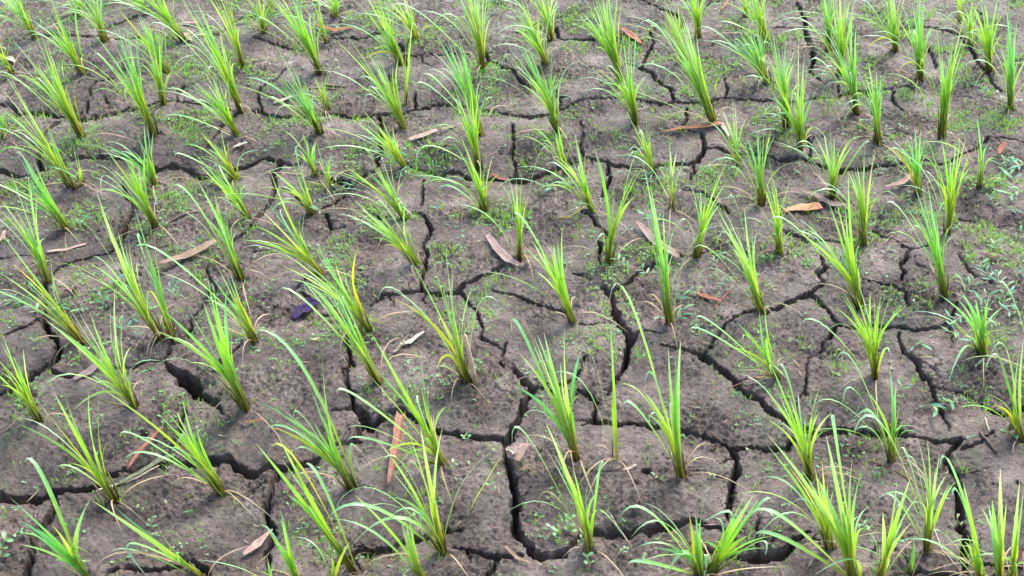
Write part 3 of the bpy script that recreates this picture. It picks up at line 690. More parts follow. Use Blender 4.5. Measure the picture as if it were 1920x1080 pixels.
# ------------------------------------------------------------------ rice clumps
# tile, foot, leaf count, flags | leaf tips; "~" = arching leaf: tip then its highest point; "y" yellowing, "d" withered, "b" broad
# coordinates are read off enlarged tiles of the photograph (480 x 280 px each, enlarged 3.856 times)
TILES = {}
for r_, y0 in enumerate((0, 270, 540, 800)):
    for c_ in range(4):
        TILES['ABCDEFGHIJKLMNOP'[r_ * 4 + c_]] = (c_ * 480, y0)
TZ = 480.0 / 1851.0
RICE = """
A 275,290 14|-60,-80 10,-60 60,-150 120,-120 150,-60 20,50
A 605,540 11|360,-40 430,140 330,170 ~600,95,540,100 430,300
A 560,110 9|540,-60 575,-90 600,-40
A 765,310 13|570,-60 640,-120 700,-100 690,20 740,60
A 1330,310 15|960,-80 1050,-60 1150,-100 1280,-60 1210,20 890,0
A 1225,540 13 y|830,30 900,130 1040,130 1080,180 1160,220 860,190
A 1755,820 14|1345,-20 1400,-40 1440,60 ~1060,245,1260,232 ~1470,500,1490,475 1620,330 1680,400
A 1755,490 11|1480,-60 1560,-40 1620,30 1670,-80 1700,120
A 1185,760 10|1080,200 1180,250 1050,440 1150,330
A 1120,980 18|640,330 780,100 860,250 910,170 980,220 ~690,460,770,450 900,640y 1000,600
A 605,1000 15|80,270 260,470 150,550 410,440 430,560 300,250 ~-20,590,120,565
A 80,520 8 y|-60,330 10,380 -20,250 30,400
A 1720,980 11|1390,580 1480,640 1540,560 ~1190,720,1320,655 1640,640 ~1160,930,1290,825
A 40,1010 7|-40,700 0,850 -60,800
A 1060,100 9|900,-80 980,-60 1040,-100
B 70,280 9|-20,-60 20,-100 -60,-20 60,20
B 115,55 7|60,-120 110,-140 140,-60
B 475,530 18|100,-30 140,-80 250,-60 290,30 320,50 210,10 ~430,110,390,170 ~0,190,110,165
B 515,300 7|380,-60 420,20 440,90
B 575,120 9|520,-60 560,-100 600,-80 620,0
B 465,970 18|110,260 230,380 230,500 170,620 260,560 ~610,490,540,490 ~80,800,140,710 410,640 430,760
B 505,790 6 y|420,560 460,600 500,640
B 1050,470 18|~620,20,760,50 800,-30 860,-60 930,-20 990,20 950,150 870,190 1000,80 740,460y
B 1170,290 10|1000,-20 1060,-60 1080,20 1120,80 960,20
B 1075,940 13|580,290 860,480 870,530 ~820,660,870,655 1050,480 1030,420 ~780,770,850,690
B 1090,765 3|1140,60 1110,430
B 1640,505 24 k|1450,-60 1530,-120 1600,-120 1640,-80 ~1250,240,1440,115 ~1740,10,1690,60 ~960,50,1200,95 1690,100
B 1630,975 18|1380,280 1470,280 1310,260 ~1190,600,1300,570 ~1150,620,1290,645 1550,480 ~1790,470,1720,540 1500,350
C 295,295 16|70,-60 140,-100 200,-80 280,-100 340,0 230,20
C 260,475 18|60,-20 ~0,80,60,45 ~0,180,90,150 60,100 130,130 180,170 0,190
C 340,955 18|0,260 70,330 ~-60,450,40,460 60,610 290,440 320,520 200,540 130,380
C 800,590 26|490,75 600,40 650,-60 700,-80 770,-60 560,240 ~500,215,590,180 640,-20 600,340
C 905,890 15|600,490 ~640,580,740,500 905,170 860,390 950,560 740,600 900,330 680,630d
C 1350,275 16 k|1250,-60 1300,-100 1340,-120 1400,-60 ~1480,20,1400,80
C 1265,450 13|~1060,0,1120,30 1100,60 1150,150 1200,40 1120,120
C 1465,900 28|~900,260,1080,220 ~820,400,1090,315 1130,60 1260,150 1300,200 1150,260 1060,150 1430,520 1230,380 ~680,640,800,630
C 1840,310 22|1640,0 1700,-60 1760,-120 1820,-120 1850,-60 ~1480,200,1570,160 1600,60
C 1850,610 20|~1640,380,1740,340 1510,260 1700,280 1780,250 ~1330,230,1500,240 1860,200 ~1680,560,1760,550
C 1690,115 9|1660,-60 1700,-80 1720,-40
D 440,370 14|390,-80 430,-120 470,-60 380,20 500,60
D 525,535 20|490,-20 560,0 520,60 600,-40 ~180,240,300,175 630,90 440,160
D 925,375 22 k|860,-40 920,-100 970,-80 1000,0 ~690,190,800,185 710,350y ~600,80,720,15
D 1095,595 20 k|1100,-60 1040,0 1140,-60 970,30 1200,170 1180,240 930,520y ~720,10,900,20 ~1510,220,1300,110
D 645,825 16|610,90 590,160 640,170 ~280,500,400,450 ~380,600,480,490 320,310 480,600 ~300,610,450,550 700,360 560,250
D 800,1040 13|720,430 780,480 690,530 830,560 740,560 700,690 860,480
D 1260,990 22|1390,200 1240,430 1300,370 1340,250 1350,560 1230,540 1360,320 1210,460
D 1465,330 11|1440,20 1480,0 1500,50 1520,80 1380,100
D 1390,140 7|1340,-60 1400,-60 1430,-20
D 1600,540 18 k|1490,40 1540,0 1590,60 1690,110 1680,180 1640,120 1480,240 1530,180 ~1150,90,1350,130
D 1760,800 15|1720,30 1740,130 1790,120 1680,340 1790,240 1851,470 1690,550
D 140,915 18|30,220 ~-60,370,30,370 0,450 150,370 190,450 60,300 100,420
D 235,1080 20|270,360 260,480 0,650 280,800 180,770 310,760 230,740 ~-150,980,80,940
E 540,310 15|130,10 0,-561 20,-250 190,-270 350,-100 300,-300 -20,-440
E 580,295 4|530,0 590,170 560,90
E 500,630 17|130,20 180,100 210,150 0,290 170,240 280,380 240,100 ~120,150,190,110
E 1130,300 13|740,0 990,-80 960,50 1040,-150 1110,-100 1060,100 1080,30
E 1135,605 20|740,10 830,190 950,170 980,110 1000,150 900,100 ~740,370,800,240 1050,30 690,320
E 1710,260 14 y|1440,-100 1500,-40 1560,20 1480,30 ~1270,95,1360,85 1650,-30 1600,-100
E 1810,580 11|1400,60 1440,150 1540,200 1730,240 1780,300 1600,400d
E 1750,980 15|1430,270 1520,230 1540,320 1440,290 ~1230,340,1400,390 1550,600 1640,450
E 350,1010 15|0,480 100,450 220,280 200,190 0,400 320,680 190,600
E 595,1440 13|0,630 -20,920 370,850 70,850y 390,960 160,1000
E 1170,1425 14|690,320 720,440 640,860 480,910 850,620 930,600 ~530,630,700,660
E 1250,1425 9|~1030,700,1020,760 1150,850 960,420 1060,820 1110,900
F 430,225 11|280,-20 310,80 370,-40 440,-30 420,0
F 530,315 3|440,0 ~570,95,530,130
F 410,500 10|100,180 260,120 330,120 ~330,30,290,90 310,300 190,300
F 1085,190 14 y|690,-180 880,-140 850,-100 940,-80 980,-60 1030,-30
F 1095,550 16|640,160 670,200 780,0 900,100 880,160 940,230 1060,290
F 1660,495 16|1440,0 1490,-40 1600,200 1550,120 1780,200y 1680,0 ~1300,350,1430,310 1560,300
F 1610,185 15|1430,-300 1500,-350 1560,-400 1600,-250 ~1160,190,1250,10 ~1300,90,1420,-50
F 1215,895 18|700,390 750,460 ~870,440,960,480 ~1120,520,1040,460 660,450 800,510 1090,400 820,500
F 500,960 14|100,190 40,480 0,590 -120,690 ~-100,765,100,755 210,560d 320,520
F 825,1346 16|190,780 190,880 430,700 740,740y 730,900y 350,850 550,900
J 900,695 14|~160,60,350,90 ~370,35,440,60 420,-20 540,0 560,-60 ~690,220,640,100 480,40
J 1540,680 16|~880,90,1080,65 1000,80y 1030,-350 1230,-400 1380,0 1350,-60 1560,0 1420,-100 ~1750,100,1600,150 1300,600y
G 60,840 10|-20,250 30,200 70,210 ~310,70,180,130 0,330 100,350
G 405,215 9|290,-120 310,-50 360,0 ~290,95,350,110 330,-150
G 580,490 13|290,95 340,90 450,-100 480,0 470,140 560,200 400,130
G 1030,230 12|830,-230 900,-180 950,-60 1000,-100 1010,-40 850,70 970,-280
G 1155,480 8|1140,-20 1200,0 1190,60 1040,150 1150,60
G 695,865 14|590,0 620,80 ~960,50,850,180 960,140 870,220 740,270 680,500 880,390
G 1330,825 12|1300,380 1340,370 1400,280 1560,110 1430,340 ~1190,610,1270,560 1490,220 1510,430
G 1635,160 6|1550,-150 1600,-80 1520,-250 1700,-200
G 1805,440 18 k|1690,-60 1720,0 1770,-150 1830,-150 ~1560,200,1650,190 ~1270,510,1600,380 1870,-60
G 450,1281 14 w|~0,570,110,590 140,690 100,750 330,700 270,690b 170,920 300,720b
G 1145,1311 16|950,140b 960,380 1050,780 1090,520 1080,900 1000,300b 1120,700 1170,880
G 1825,1221 20|~1270,870,1440,760 ~1480,730,1600,690 ~1560,420,1650,500 1490,560 1480,460 1680,460 1770,620 1600,760 ~1340,980,1500,920
H 95,800 13|0,70 20,300 0,400 110,380 60,250 0,550 130,430
H 460,390 16|~190,20,330,25 340,-60 400,-100 480,-60 ~740,0,660,40 620,0 530,0
H 690,715 16|580,200 620,250 700,0 780,0 620,150 690,160 770,250
H 1095,370 16 k|1000,-60 1060,-120 1110,-130 830,0y 1160,-100 1160,0
H 1300,650 18|~1110,0,1200,80 1250,-60 1360,0 1430,-40 1470,160 1200,250 1320,100 1430,200 1390,-60
H 1535,305 6|1510,-200 1560,-60 1590,0 1500,-100
H 1290,1075 20|~820,500,970,490 980,440 ~1030,660,1120,640 1060,300 1150,260 1150,400 1330,580 1200,450 ~1430,1100,1370,950
H 680,1181 18|430,400 190,620 ~280,710,400,705 ~0,600,200,600 500,440 560,530b 580,200 660,730 710,820 400,790
L 775,650 22|490,140 ~220,295,400,260 540,30 740,30 820,0 900,20 980,140 530,50 640,60 ~890,505,840,440
L 1545,475 16 w|1390,20 1500,80 1550,110 1730,80 1640,70 1610,30 1230,40 1580,60 ~1310,660,1430,430
L 75,650 10|~-560,320,-420,328 ~-510,285,-410,240 -310,415 -230,240 -60,170 0,300
L 1830,1100 12|1620,350 ~1570,600,1690,525 ~1610,480,1740,475 1820,450 1640,880y 1610,850y 1851,350
L 2010,860 5 w|~1640,-20,1790,110b 1900,300 1980,200
L 910,1238 16|~500,510,650,580 880,560 720,750 920,700 ~540,830,650,755 ~640,960,760,900 ~310,880,540,840 970,810 ~620,1040,760,1020 990,960
L 320,1373 18|0,500 0,760 ~60,590,160,680 160,800 380,700 370,900 460,900 0,950 180,820
K 475,1238 16 w|~0,330,100,350 40,460 150,330 180,330 230,320b 380,260b 500,450b 0,700 270,540 490,780
K 1225,1348 11 w|~700,115,880,150 1220,370 1130,420 ~960,680,1060,700 ~800,870,920,885b 960,760 980,920 1190,490
K 745,1240 3|710,250 ~440,390,600,540 730,700
I 290,980 15|0,280 10,400 0,540 0,600 170,440 0,700 100,500 140,560
I 985,860 20|310,210b 330,240b 640,350 650,180 830,0 800,160 ~670,640,740,680 690,690 530,880 950,420
I 1780,870 15 w|1360,160 1470,100 1540,-20 1500,-80 1640,0 1700,230 1370,540 1120,310 1180,160
I 1850,390 12|1590,30 1640,-100 1530,-80 1720,90 1550,-200 ~950,-200,1180,-250
M 835,550 15|390,-250b 470,-210b 650,-40 130,-20 ~390,345,520,295 520,0 640,-250 490,270
M 1625,490 20|700,-300 1140,-100 1230,0 1350,-60 ~870,80,1050,95 ~865,345,1080,185 1320,-200 1420,-60 ~1240,430,1370,370d
M 640,1090 12 w|~180,255,330,380b 70,510b 150,680b 140,850b 400,970 620,580 650,520 200,740 410,740
M 1480,1085 5 w|660,530b ~660,1050,960,905d 1300,910 ~1065,1085,950,840
N 705,440 16|80,-10y ~0,-700,340,-420b 480,-570 390,-290 210,-80b ~270,-70,380,-40 410,-50 ~875,350,680,130 ~280,180,420,180
N 1370,275 18|840,-670b ~590,-225,760,-205b 880,-400 1190,-580 1380,-150 1250,-320 ~620,80,830,5 ~660,105,850,90 940,180 1030,280
N 720,1060 9 w|0,120b 150,50 220,490b 380,560 ~80,200,300,250y ~350,280,480,420
N 1365,910 18|890,110 1190,0b ~900,270,1090,300 ~580,570,900,460 ~510,670,850,575b ~690,860,1050,650b ~860,870,1100,590 ~1230,900,1200,610 1350,0 ~1810,140,1500,400 1260,400 ~1080,430,1160,290d ~1380,800,1480,690d 960,510
N 1220,1120 7 w|710,490b 1080,680b 1100,900 1040,600
N 310,1150 5 w|170,580b 180,660b 140,820b 250,900b
N 110,1150 3 w|80,930b 0,1040b 130,1000
N 560,1130 3|550,870 680,830b 540,900
O 580,890 13|240,-40b 300,20b 550,420b ~680,310,630,340 ~165,710,280,470d ~0,130,140,95b 440,300 620,480
O 1370,1090 12 w|~770,670,1000,620b ~860,800,1120,700b 1280,620y 1395,510b 1340,640 ~1110,1100,1250,910b ~1390,1120,1400,920b 1040,880 ~840,985,1000,985
O 1425,1040 14 w|1790,510 ~1380,690,1600,650b 1390,830 ~1880,540,1750,600b 1740,500 ~1830,930,1770,830 ~1900,660,1700,640b 1880,790 1710,790
P 455,880 14|-10,130 390,250y 380,440 290,420 340,300 440,380 480,440
P 640,1120 18 w|350,360b 290,420b 400,440b ~-60,650,120,660b ~-100,800,100,800b 610,220b 710,240b ~480,0,490,100 420,60 0,60 ~340,1070,600,960b 540,600
P 1165,895 14|~620,40,850,30b 1090,110 1150,90 1240,200 1350,400 1160,60 ~950,170,1030,280 1210,300 1290,350 ~820,515,950,540 ~920,600,1010,600 1080,540
P 800,1130 8 w|930,410b 1030,370 770,820b 900,770b 1040,690b 980,680 830,620
P 1040,1060 4|1060,820 ~940,850,1000,860 1060,770
P 1560,1130 8 w|~1240,300,1340,330b ~1330,505,1400,540b 1410,390 1440,780b ~1190,770,1300,800 1420,830b
P 1680,1130 6 w|1680,300b 1620,530b 1670,500b 1640,700b
P 1760,1130 7 w|1820,380b 1850,450b 1830,800y 1700,960b 1850,990b
"""
ORD = ['first', 'second', 'third', 'fourth', 'fifth', 'sixth', 'seventh', 'eighth', 'ninth', 'tenth', 'eleventh', 'twelfth',
       'thirteenth', 'fourteenth', 'fifteenth', 'sixteenth', 'seventeenth', 'eighteenth', 'nineteenth', 'twentieth']


def parse_rice():
    out = []
    for ln in RICE.strip().splitlines():
        head, tips = ln.split('|')
        h = head.split()
        x0, y0 = TILES[h[0]]
        bx, by = map(float, h[1].split(','))
        T = []
        for s in tips.split():
            arch = s[0] == '~'
            s = s.lstrip('~')
            fl = s[-1] if s[-1] in 'ydb' else ''
            s = s.rstrip('ydb')
            v = list(map(float, s.split(',')))
            v = [(x0 if i % 2 == 0 else y0) + a * TZ for i, a in enumerate(v)]
            T.append((arch, v, fl))
        out.append(dict(px=x0 + bx * TZ, py=y0 + by * TZ, n=int(h[2]), fl=h[3] if len(h) > 3 else '', tips=T))
    return out


CLUMPS = parse_rice()

# ------------------------------------------------------------------ the mud as one height field
def axis(lo, hi, step0, step1, mid, grow, reach):
    a = [lo]
    while a[-1] < hi:
        f = (a[-1] - lo) / (hi - lo)
        a.append(a[-1] + step0 + (step1 - step0) * f)
    core = list(a)

    def outward(start, sgn):
        r, p = [], start
        while abs(p - start) < mid:
            p += sgn * 0.012
            r.append(p)
        s = 0.014
        while abs(p - start) < reach:
            s *= grow
            p += sgn * s
            r.append(p)
        return r
    return np.array(sorted(outward(core[0], -1)) + core + outward(core[-1], 1))


xs = axis(-1.72, 1.72, 0.0034, 0.0034, 0.75, 1.22, 60.0)
ys = axis(1.86, 4.44, 0.0030, 0.0046, 0.75, 1.22, 80.0)
X, Y, ED, HW = crack_field(xs, ys)
near = 1 - sstep(3.0, 9.0, np.hypot(X, Y - 3.0))
Z = 0.016 * noise(X / 0.55, Y / 0.45, 1) + 0.010 * noise(X / 0.22, Y / 0.20, 2)
Z += 0.0075 * noise(X / 0.085, Y / 0.085, 3)
lump = noise(X / 0.040, Y / 0.040, 4)
Z += 0.0042 * lump
n1 = noise(X / 0.017, Y / 0.017, 5)
n2 = noise(X / 0.0085, Y / 0.0085, 6)
rgh = 0.3 + 1.25 * sstep(-0.3, 0.35, noise(X / 0.16, Y / 0.16, 7))
Z += rgh * (0.0105 * np.abs(n1) + 0.0078 * np.abs(n2) - 0.003) + 0.0016 * n2
Z -= rgh * 0.0024 * sstep(0.16, 0.42, noise(X / 0.0105, Y / 0.0105, 9))
pits = sstep(0.30, 0.55, noise(X / 0.026, Y / 0.026, 8))
Z -= 0.0038 * pits * rgh
Z *= near
# a low muddy collar round the foot of every clump
for c in CLUMPS:
    gx, gy = to_ground(c['px'], c['py'])
    i0, i1 = np.searchsorted(xs, [gx - 0.09, gx + 0.09])
    j0, j1 = np.searchsorted(ys, [gy - 0.09, gy + 0.09])
    if i1 > i0 and j1 > j0:
        d = np.hypot(X[j0:j1, i0:i1] - gx, Y[j0:j1, i0:i1] - gy)
        Z[j0:j1, i0:i1] += 0.007 * np.exp(-(d / 0.032) ** 2) * (1 + 1.6 * n1[j0:j1, i0:i1]) - 0.006 * np.exp(-(d / 0.011) ** 2)
edp = np.maximum(ED, 0)
Z -= np.clip(0.15 * HW, 0.0002, 0.002) * np.exp(-edp / 0.005) + np.clip(0.7 * HW, 0.0005, 0.010) * np.exp(-edp / 0.04)
far = np.zeros(X.shape)
for ax, ay, bx, by, f0, f1 in SLOPES:
    if ax > bx:
        ax, ay, bx, by, f0, f1 = bx, by, ax, ay, f1, f0
    i0, i1 = np.searchsorted(xs, [ax - 0.02, bx + 0.02])
    j0, j1 = np.searchsorted(ys, [min(ay, by) - 0.13, max(ay, by) + 0.24])
    sx, sy = X[j0:j1, i0:i1], Y[j0:j1, i0:i1]
    t = (sx - ax) / max(bx - ax, 1e-4)
    f = f0 + (f1 - f0) * t
    wgt = sstep(0, 0.25, f) * sstep(1, 0.75, f) * sstep(-0.2, 0.05, t) * sstep(1.2, 0.95, t)
    d = sy - (ay + (by - ay) * np.clip(t, 0, 1))
    v = wgt * np.where(d > 0, np.exp(-(np.maximum(d, 0) / 0.075) ** 1.3), np.exp(-(np.maximum(-d, 0) / 0.05) ** 1.5))
    far[j0:j1, i0:i1] = np.maximum(far[j0:j1, i0:i1], v)
Z -= 0.021 * far * (1.0 + 0.6 * noise(X / 0.12, Y / 0.12, 12))
depth = np.clip(11.0 * HW, 0.02, 0.14)
Z -= depth * sstep(0.0006, -0.0026, ED)
# the crab hole in the front middle plate, and a smaller one at the left
for hx, hy, hr in ((1212, 883, 0.009), (270, 811, 0.0065), (1908, 906, 0.003)):
    gx, gy = to_ground(hx, hy)
    d = np.hypot((X - gx), (Y - gy)) + 0.0012 * n2
    Z -= 0.06 * sstep(hr + 0.003, hr - 0.003, d)


def bil(arr, x, y):
    i = np.clip(np.searchsorted(xs, x) - 1, 0, len(xs) - 2)
    j = np.clip(np.searchsorted(ys, y) - 1, 0, len(ys) - 2)
    u = (x - xs[i]) / (xs[i + 1] - xs[i])
    v = (y - ys[j]) / (ys[j + 1] - ys[j])
    return (arr[j, i] * (1 - u) + arr[j, i + 1] * u) * (1 - v) + (arr[j + 1, i] * (1 - u) + arr[j + 1, i + 1] * u) * v


def on_mud(px, py):
    """the place on the lumpy mud surface seen at a pixel"""
    z = 0.0
    for _ in range(4):
        x, y = to_ground(px, py, z)
        z = max(float(bil(Z, x, y)), -0.02)
    return Vector((x, y, z))


# plates between the cracks: flood the uncracked mud on a coarse grid, then grow the plates until they meet in the cracks
LX0, LX1, LY0, LY1, LC = -2.3, 2.3, 1.30, 5.05, 0.009
cxs, cys = np.arange(LX0, LX1, LC), np.arange(LY0, LY1, LC)
_, _, ced, _ = crack_field(cxs, cys)
H_, W_ = ced.shape
lab = np.zeros((H_, W_), dtype=np.int32)
free = ced > 0.026
nlab = 0
for sj in range(0, H_, 3):
    for si in range(0, W_, 3):
        if free[sj, si] and lab[sj, si] == 0:
            nlab += 1
            stack = [(sj, si)]
            lab[sj, si] = nlab
            cells = []
            while stack:
                j, i = stack.pop()
                cells.append((j, i))
                for a, b in ((j + 1, i), (j - 1, i), (j, i + 1), (j, i - 1)):
                    if 0 <= a < H_ and 0 <= b < W_ and free[a, b] and lab[a, b] == 0:
                        lab[a, b] = nlab
                        stack.append((a, b))
            if len(cells) < 35:
                for j, i in cells:
                    lab[j, i] = -1
                nlab -= 1
lab[lab < 0] = 0
for _ in range(400):
    zero = lab == 0
    if not zero.any():
        break
    g = lab.copy()
    for dj, di in ((1, 0), (-1, 0), (0, 1), (0, -1)):
        s = np.roll(lab, (dj, di), (0, 1))
        if dj == 1: s[0] = 0
        if dj == -1: s[-1] = 0
        if di == 1: s[:, 0] = 0
        if di == -1: s[:, -1] = 0
        g = np.where((g == 0) & (s > 0), s, g)
    lab = g

# vertex normals of the whole field, so plates shade without seams
dzx = np.gradient(Z, axis=1) / np.gradient(xs)[None, :]
dzy = np.gradient(Z, axis=0) / np.gradient(ys)[:, None]
NRM = np.stack([-dzx, -dzy, np.ones_like(Z)], -1)
NRM /= np.linalg.norm(NRM, axis=-1, keepdims=True)
ny_, nx_ = Z.shape
fcx, fcy = (xs[:-1] + xs[1:]) / 2, (ys[:-1] + ys[1:]) / 2
li = np.floor((fcx - LX0) / LC).astype(int)
lj = np.floor((fcy - LY0) / LC).astype(int)
okx, oky = (li >= 0) & (li < W_), (lj >= 0) & (lj < H_)
FL = np.zeros((ny_ - 1, nx_ - 1), dtype=np.int32)
FL[np.ix_(oky, okx)] = lab[np.ix_(lj[oky], li[okx])]
P3 = np.stack([X, Y, Z], -1).reshape(-1, 3)
N3 = NRM.reshape(-1, 3)
vid = np.arange(ny_ * nx_).reshape(ny_, nx_)
QUADS = np.stack([vid[:-1, :-1], vid[:-1, 1:], vid[1:, 1:], vid[1:, :-1]], -1).reshape(-1, 4)
FLf = FL.reshape(-1)


def mesh_from(name, co, quads, normals=None, mat=None):
    me = bpy.data.meshes.new(name)
    nv, nf = len(co), len(quads)
    k = quads.shape[1]
    me.vertices.add(nv)
    me.vertices.foreach_set('co', np.ascontiguousarray(co, dtype=np.float32).ravel())
    me.loops.add(nf * k)
    me.loops.foreach_set('vertex_index', np.ascontiguousarray(quads, dtype=np.int32).ravel())
    me.polygons.add(nf)
    me.polygons.foreach_set('loop_start', np.arange(0, nf * k, k, dtype=np.int32))
    me.polygons.foreach_set('use_smooth', np.ones(nf, dtype=bool))
    me.update(calc_edges=True)
    if normals is not None:
        try:
            at = me.attributes.new('custom_normal', 'FLOAT_VECTOR', 'POINT')
            at.data.foreach_set('vector', np.ascontiguousarray(normals, dtype=np.float32).ravel())
        except Exception as e:
            print('normals', e)
    if mat:
        me.materials.append(mat)
    return me


def sub_mesh(name, sel, origin):
    q = QUADS[sel]
    used, inv = np.unique(q.ravel(), return_inverse=True)
    return mesh_from(name, P3[used] - np.array(origin), inv.reshape(-1, 4), N3[used], MUD)


def link(name, me, parent=None, loc=(0, 0, 0)):
    o = bpy.data.objects.new(name, me)
    C.objects.link(o)
    o.location = loc
    if parent is not None:
        o.parent = parent
    return o


def tag(o, label, cat, group=None, kind=None):
    if label:
        o['label'] = label
    if cat:
        o['category'] = cat
    if group:
        o['group'] = group
    if kind:
        o['kind'] = kind
    return o


order = np.argsort(FLf, kind='stable')
cuts = np.searchsorted(FLf[order], np.arange(0, nlab + 2))
ground = link('ground', sub_mesh('ground', order[cuts[0]:cuts[1]], (0, 0, 0)))
tag(ground, 'grey brown drying paddy mud split into plates by deep cracks', 'ground', kind='structure')
for k in range(1, nlab + 1):
    sel = order[cuts[k]:cuts[k + 1]]
    if len(sel) == 0:
        continue
    ctr = P3[QUADS[sel].ravel()].mean(0)
    link('mud_slab', sub_mesh('mud_slab', sel, ctr), ground, tuple(ctr))
print('slabs', nlab, 'verts', len(P3))

# ------------------------------------------------------------------ ribbons and tubes
def bez(p0, c, p1, t):
    return p0 * ((1 - t) ** 2) + c * (2 * t * (1 - t)) + p1 * (t * t)


def ribbon_mesh(name, p0, c, p1, width, roll, mat, segs=7, foot=0.45, fold=0.22, peak=0.35, origin=None, twist=0.0, flat_to=None):
    """a leaf: arched, folded along its midrib, narrow at the foot, drawn out to a point"""
    org = p0 if origin is None else origin
    co, ts = [], []
    for i in range(segs + 1):
        t = i / segs
        p = bez(p0, c, p1, t)
        tan = (c - p0) * (1 - t) + (p1 - c) * t
        if tan.length < 1e-6:
            tan = p1 - p0
        tan.normalize()
        side = tan.cross(Vector((0, 0, 1)) if flat_to is None else flat_to)
        if side.length < 1e-3:
            side = Vector((1, 0, 0))
        side.normalize()
        nor = side.cross(tan)
        a = roll + twist * t
        s = side * math.cos(a) + nor * math.sin(a)
        n = nor * math.cos(a) - side * math.sin(a)
        if t < peak:
            w = foot + (1 - foot) * (t / peak)
        else:
            w = max(0.0, 1 - ((t - peak) / (1 - peak)) ** 2.3)
        w *= width * 0.5
        if i == segs:
            w = width * 0.02
        q = p - org
        co += [q - s * w, q - n * (w * fold), q + s * w]
        ts += [t, t, t]
    f = []
    for i in range(segs):
        a = i * 3
        f += [(a, a + 1, a + 4, a + 3), (a + 1, a + 2, a + 5, a + 4)]
    me = bpy.data.meshes.new(name)
    me.from_pydata(co, [], f)
    me.polygons.foreach_set('use_smooth', [True] * len(f))
    at = me.attributes.new('t', 'FLOAT', 'POINT')
    at.data.foreach_set('value', ts)
    me.materials.append(mat)
    return me


def tube_mesh(name, pts, radii, mat, sides=5, origin=None):
    org = pts[0] if origin is None else origin
    co, ts, f = [], [], []
    n = len(pts)
    for i, p in enumerate(pts):
        tan = (pts[min(i + 1, n - 1)] - pts[max(i - 1, 0)]).normalized()
        s = tan.cross(Vector((0.3, 1, 0.2))).normalized()
        u = s.cross(tan)
        for k in range(sides):
            a = 2 * math.pi * k / sides
            co.append(p - org + (s * math.cos(a) + u * math.sin(a)) * radii[i])
            ts.append(i / (n - 1))
    for i in range(n - 1):
        for k in range(sides):
            k2 = (k + 1) % sides
            f.append((i * sides + k, i * sides + k2, (i + 1) * sides + k2, (i + 1) * sides + k))
    f.append(tuple(range(sides))[::-1])
    f.append(tuple((n - 1) * sides + k for k in range(sides)))
    me = bpy.data.meshes.new(name)
    me.from_pydata(co, [], f)
    me.polygons.foreach_set('use_smooth', [True] * len(f))
    at = me.attributes.new('t', 'FLOAT', 'POINT')
    at.data.foreach_set('value', ts)
    me.materials.append(mat)
    return me


# planting rows, counted from the front of the photograph (they rise a little to the right)
bands = [1062, 955, 830, 740, 660, 572, 470, 375, 300, 232, 178, 105, 55, -60]
for c in CLUMPS:
    v = c['py'] + 0.03 * (c['px'] - 960)
    c['row'] = next(i for i, b in enumerate(bands) if v >= b)
rows = {}
for c in CLUMPS:
    rows.setdefault(c['row'], []).append(c)
for r_, cs in rows.items():
    for i, c in enumerate(sorted(cs, key=lambda q: q['px'])):
        c['col'] = i
        c['rown'] = len(cs)


def clump_ref(c):
    return f"{ORD[c['col']]} from left, {ORD[c['row']]} row from front"


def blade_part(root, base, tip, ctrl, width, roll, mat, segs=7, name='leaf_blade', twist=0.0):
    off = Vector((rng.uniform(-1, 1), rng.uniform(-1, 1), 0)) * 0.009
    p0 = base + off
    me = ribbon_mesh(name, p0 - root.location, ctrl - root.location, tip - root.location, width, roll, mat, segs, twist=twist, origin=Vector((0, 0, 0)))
    return link(name, me, root)


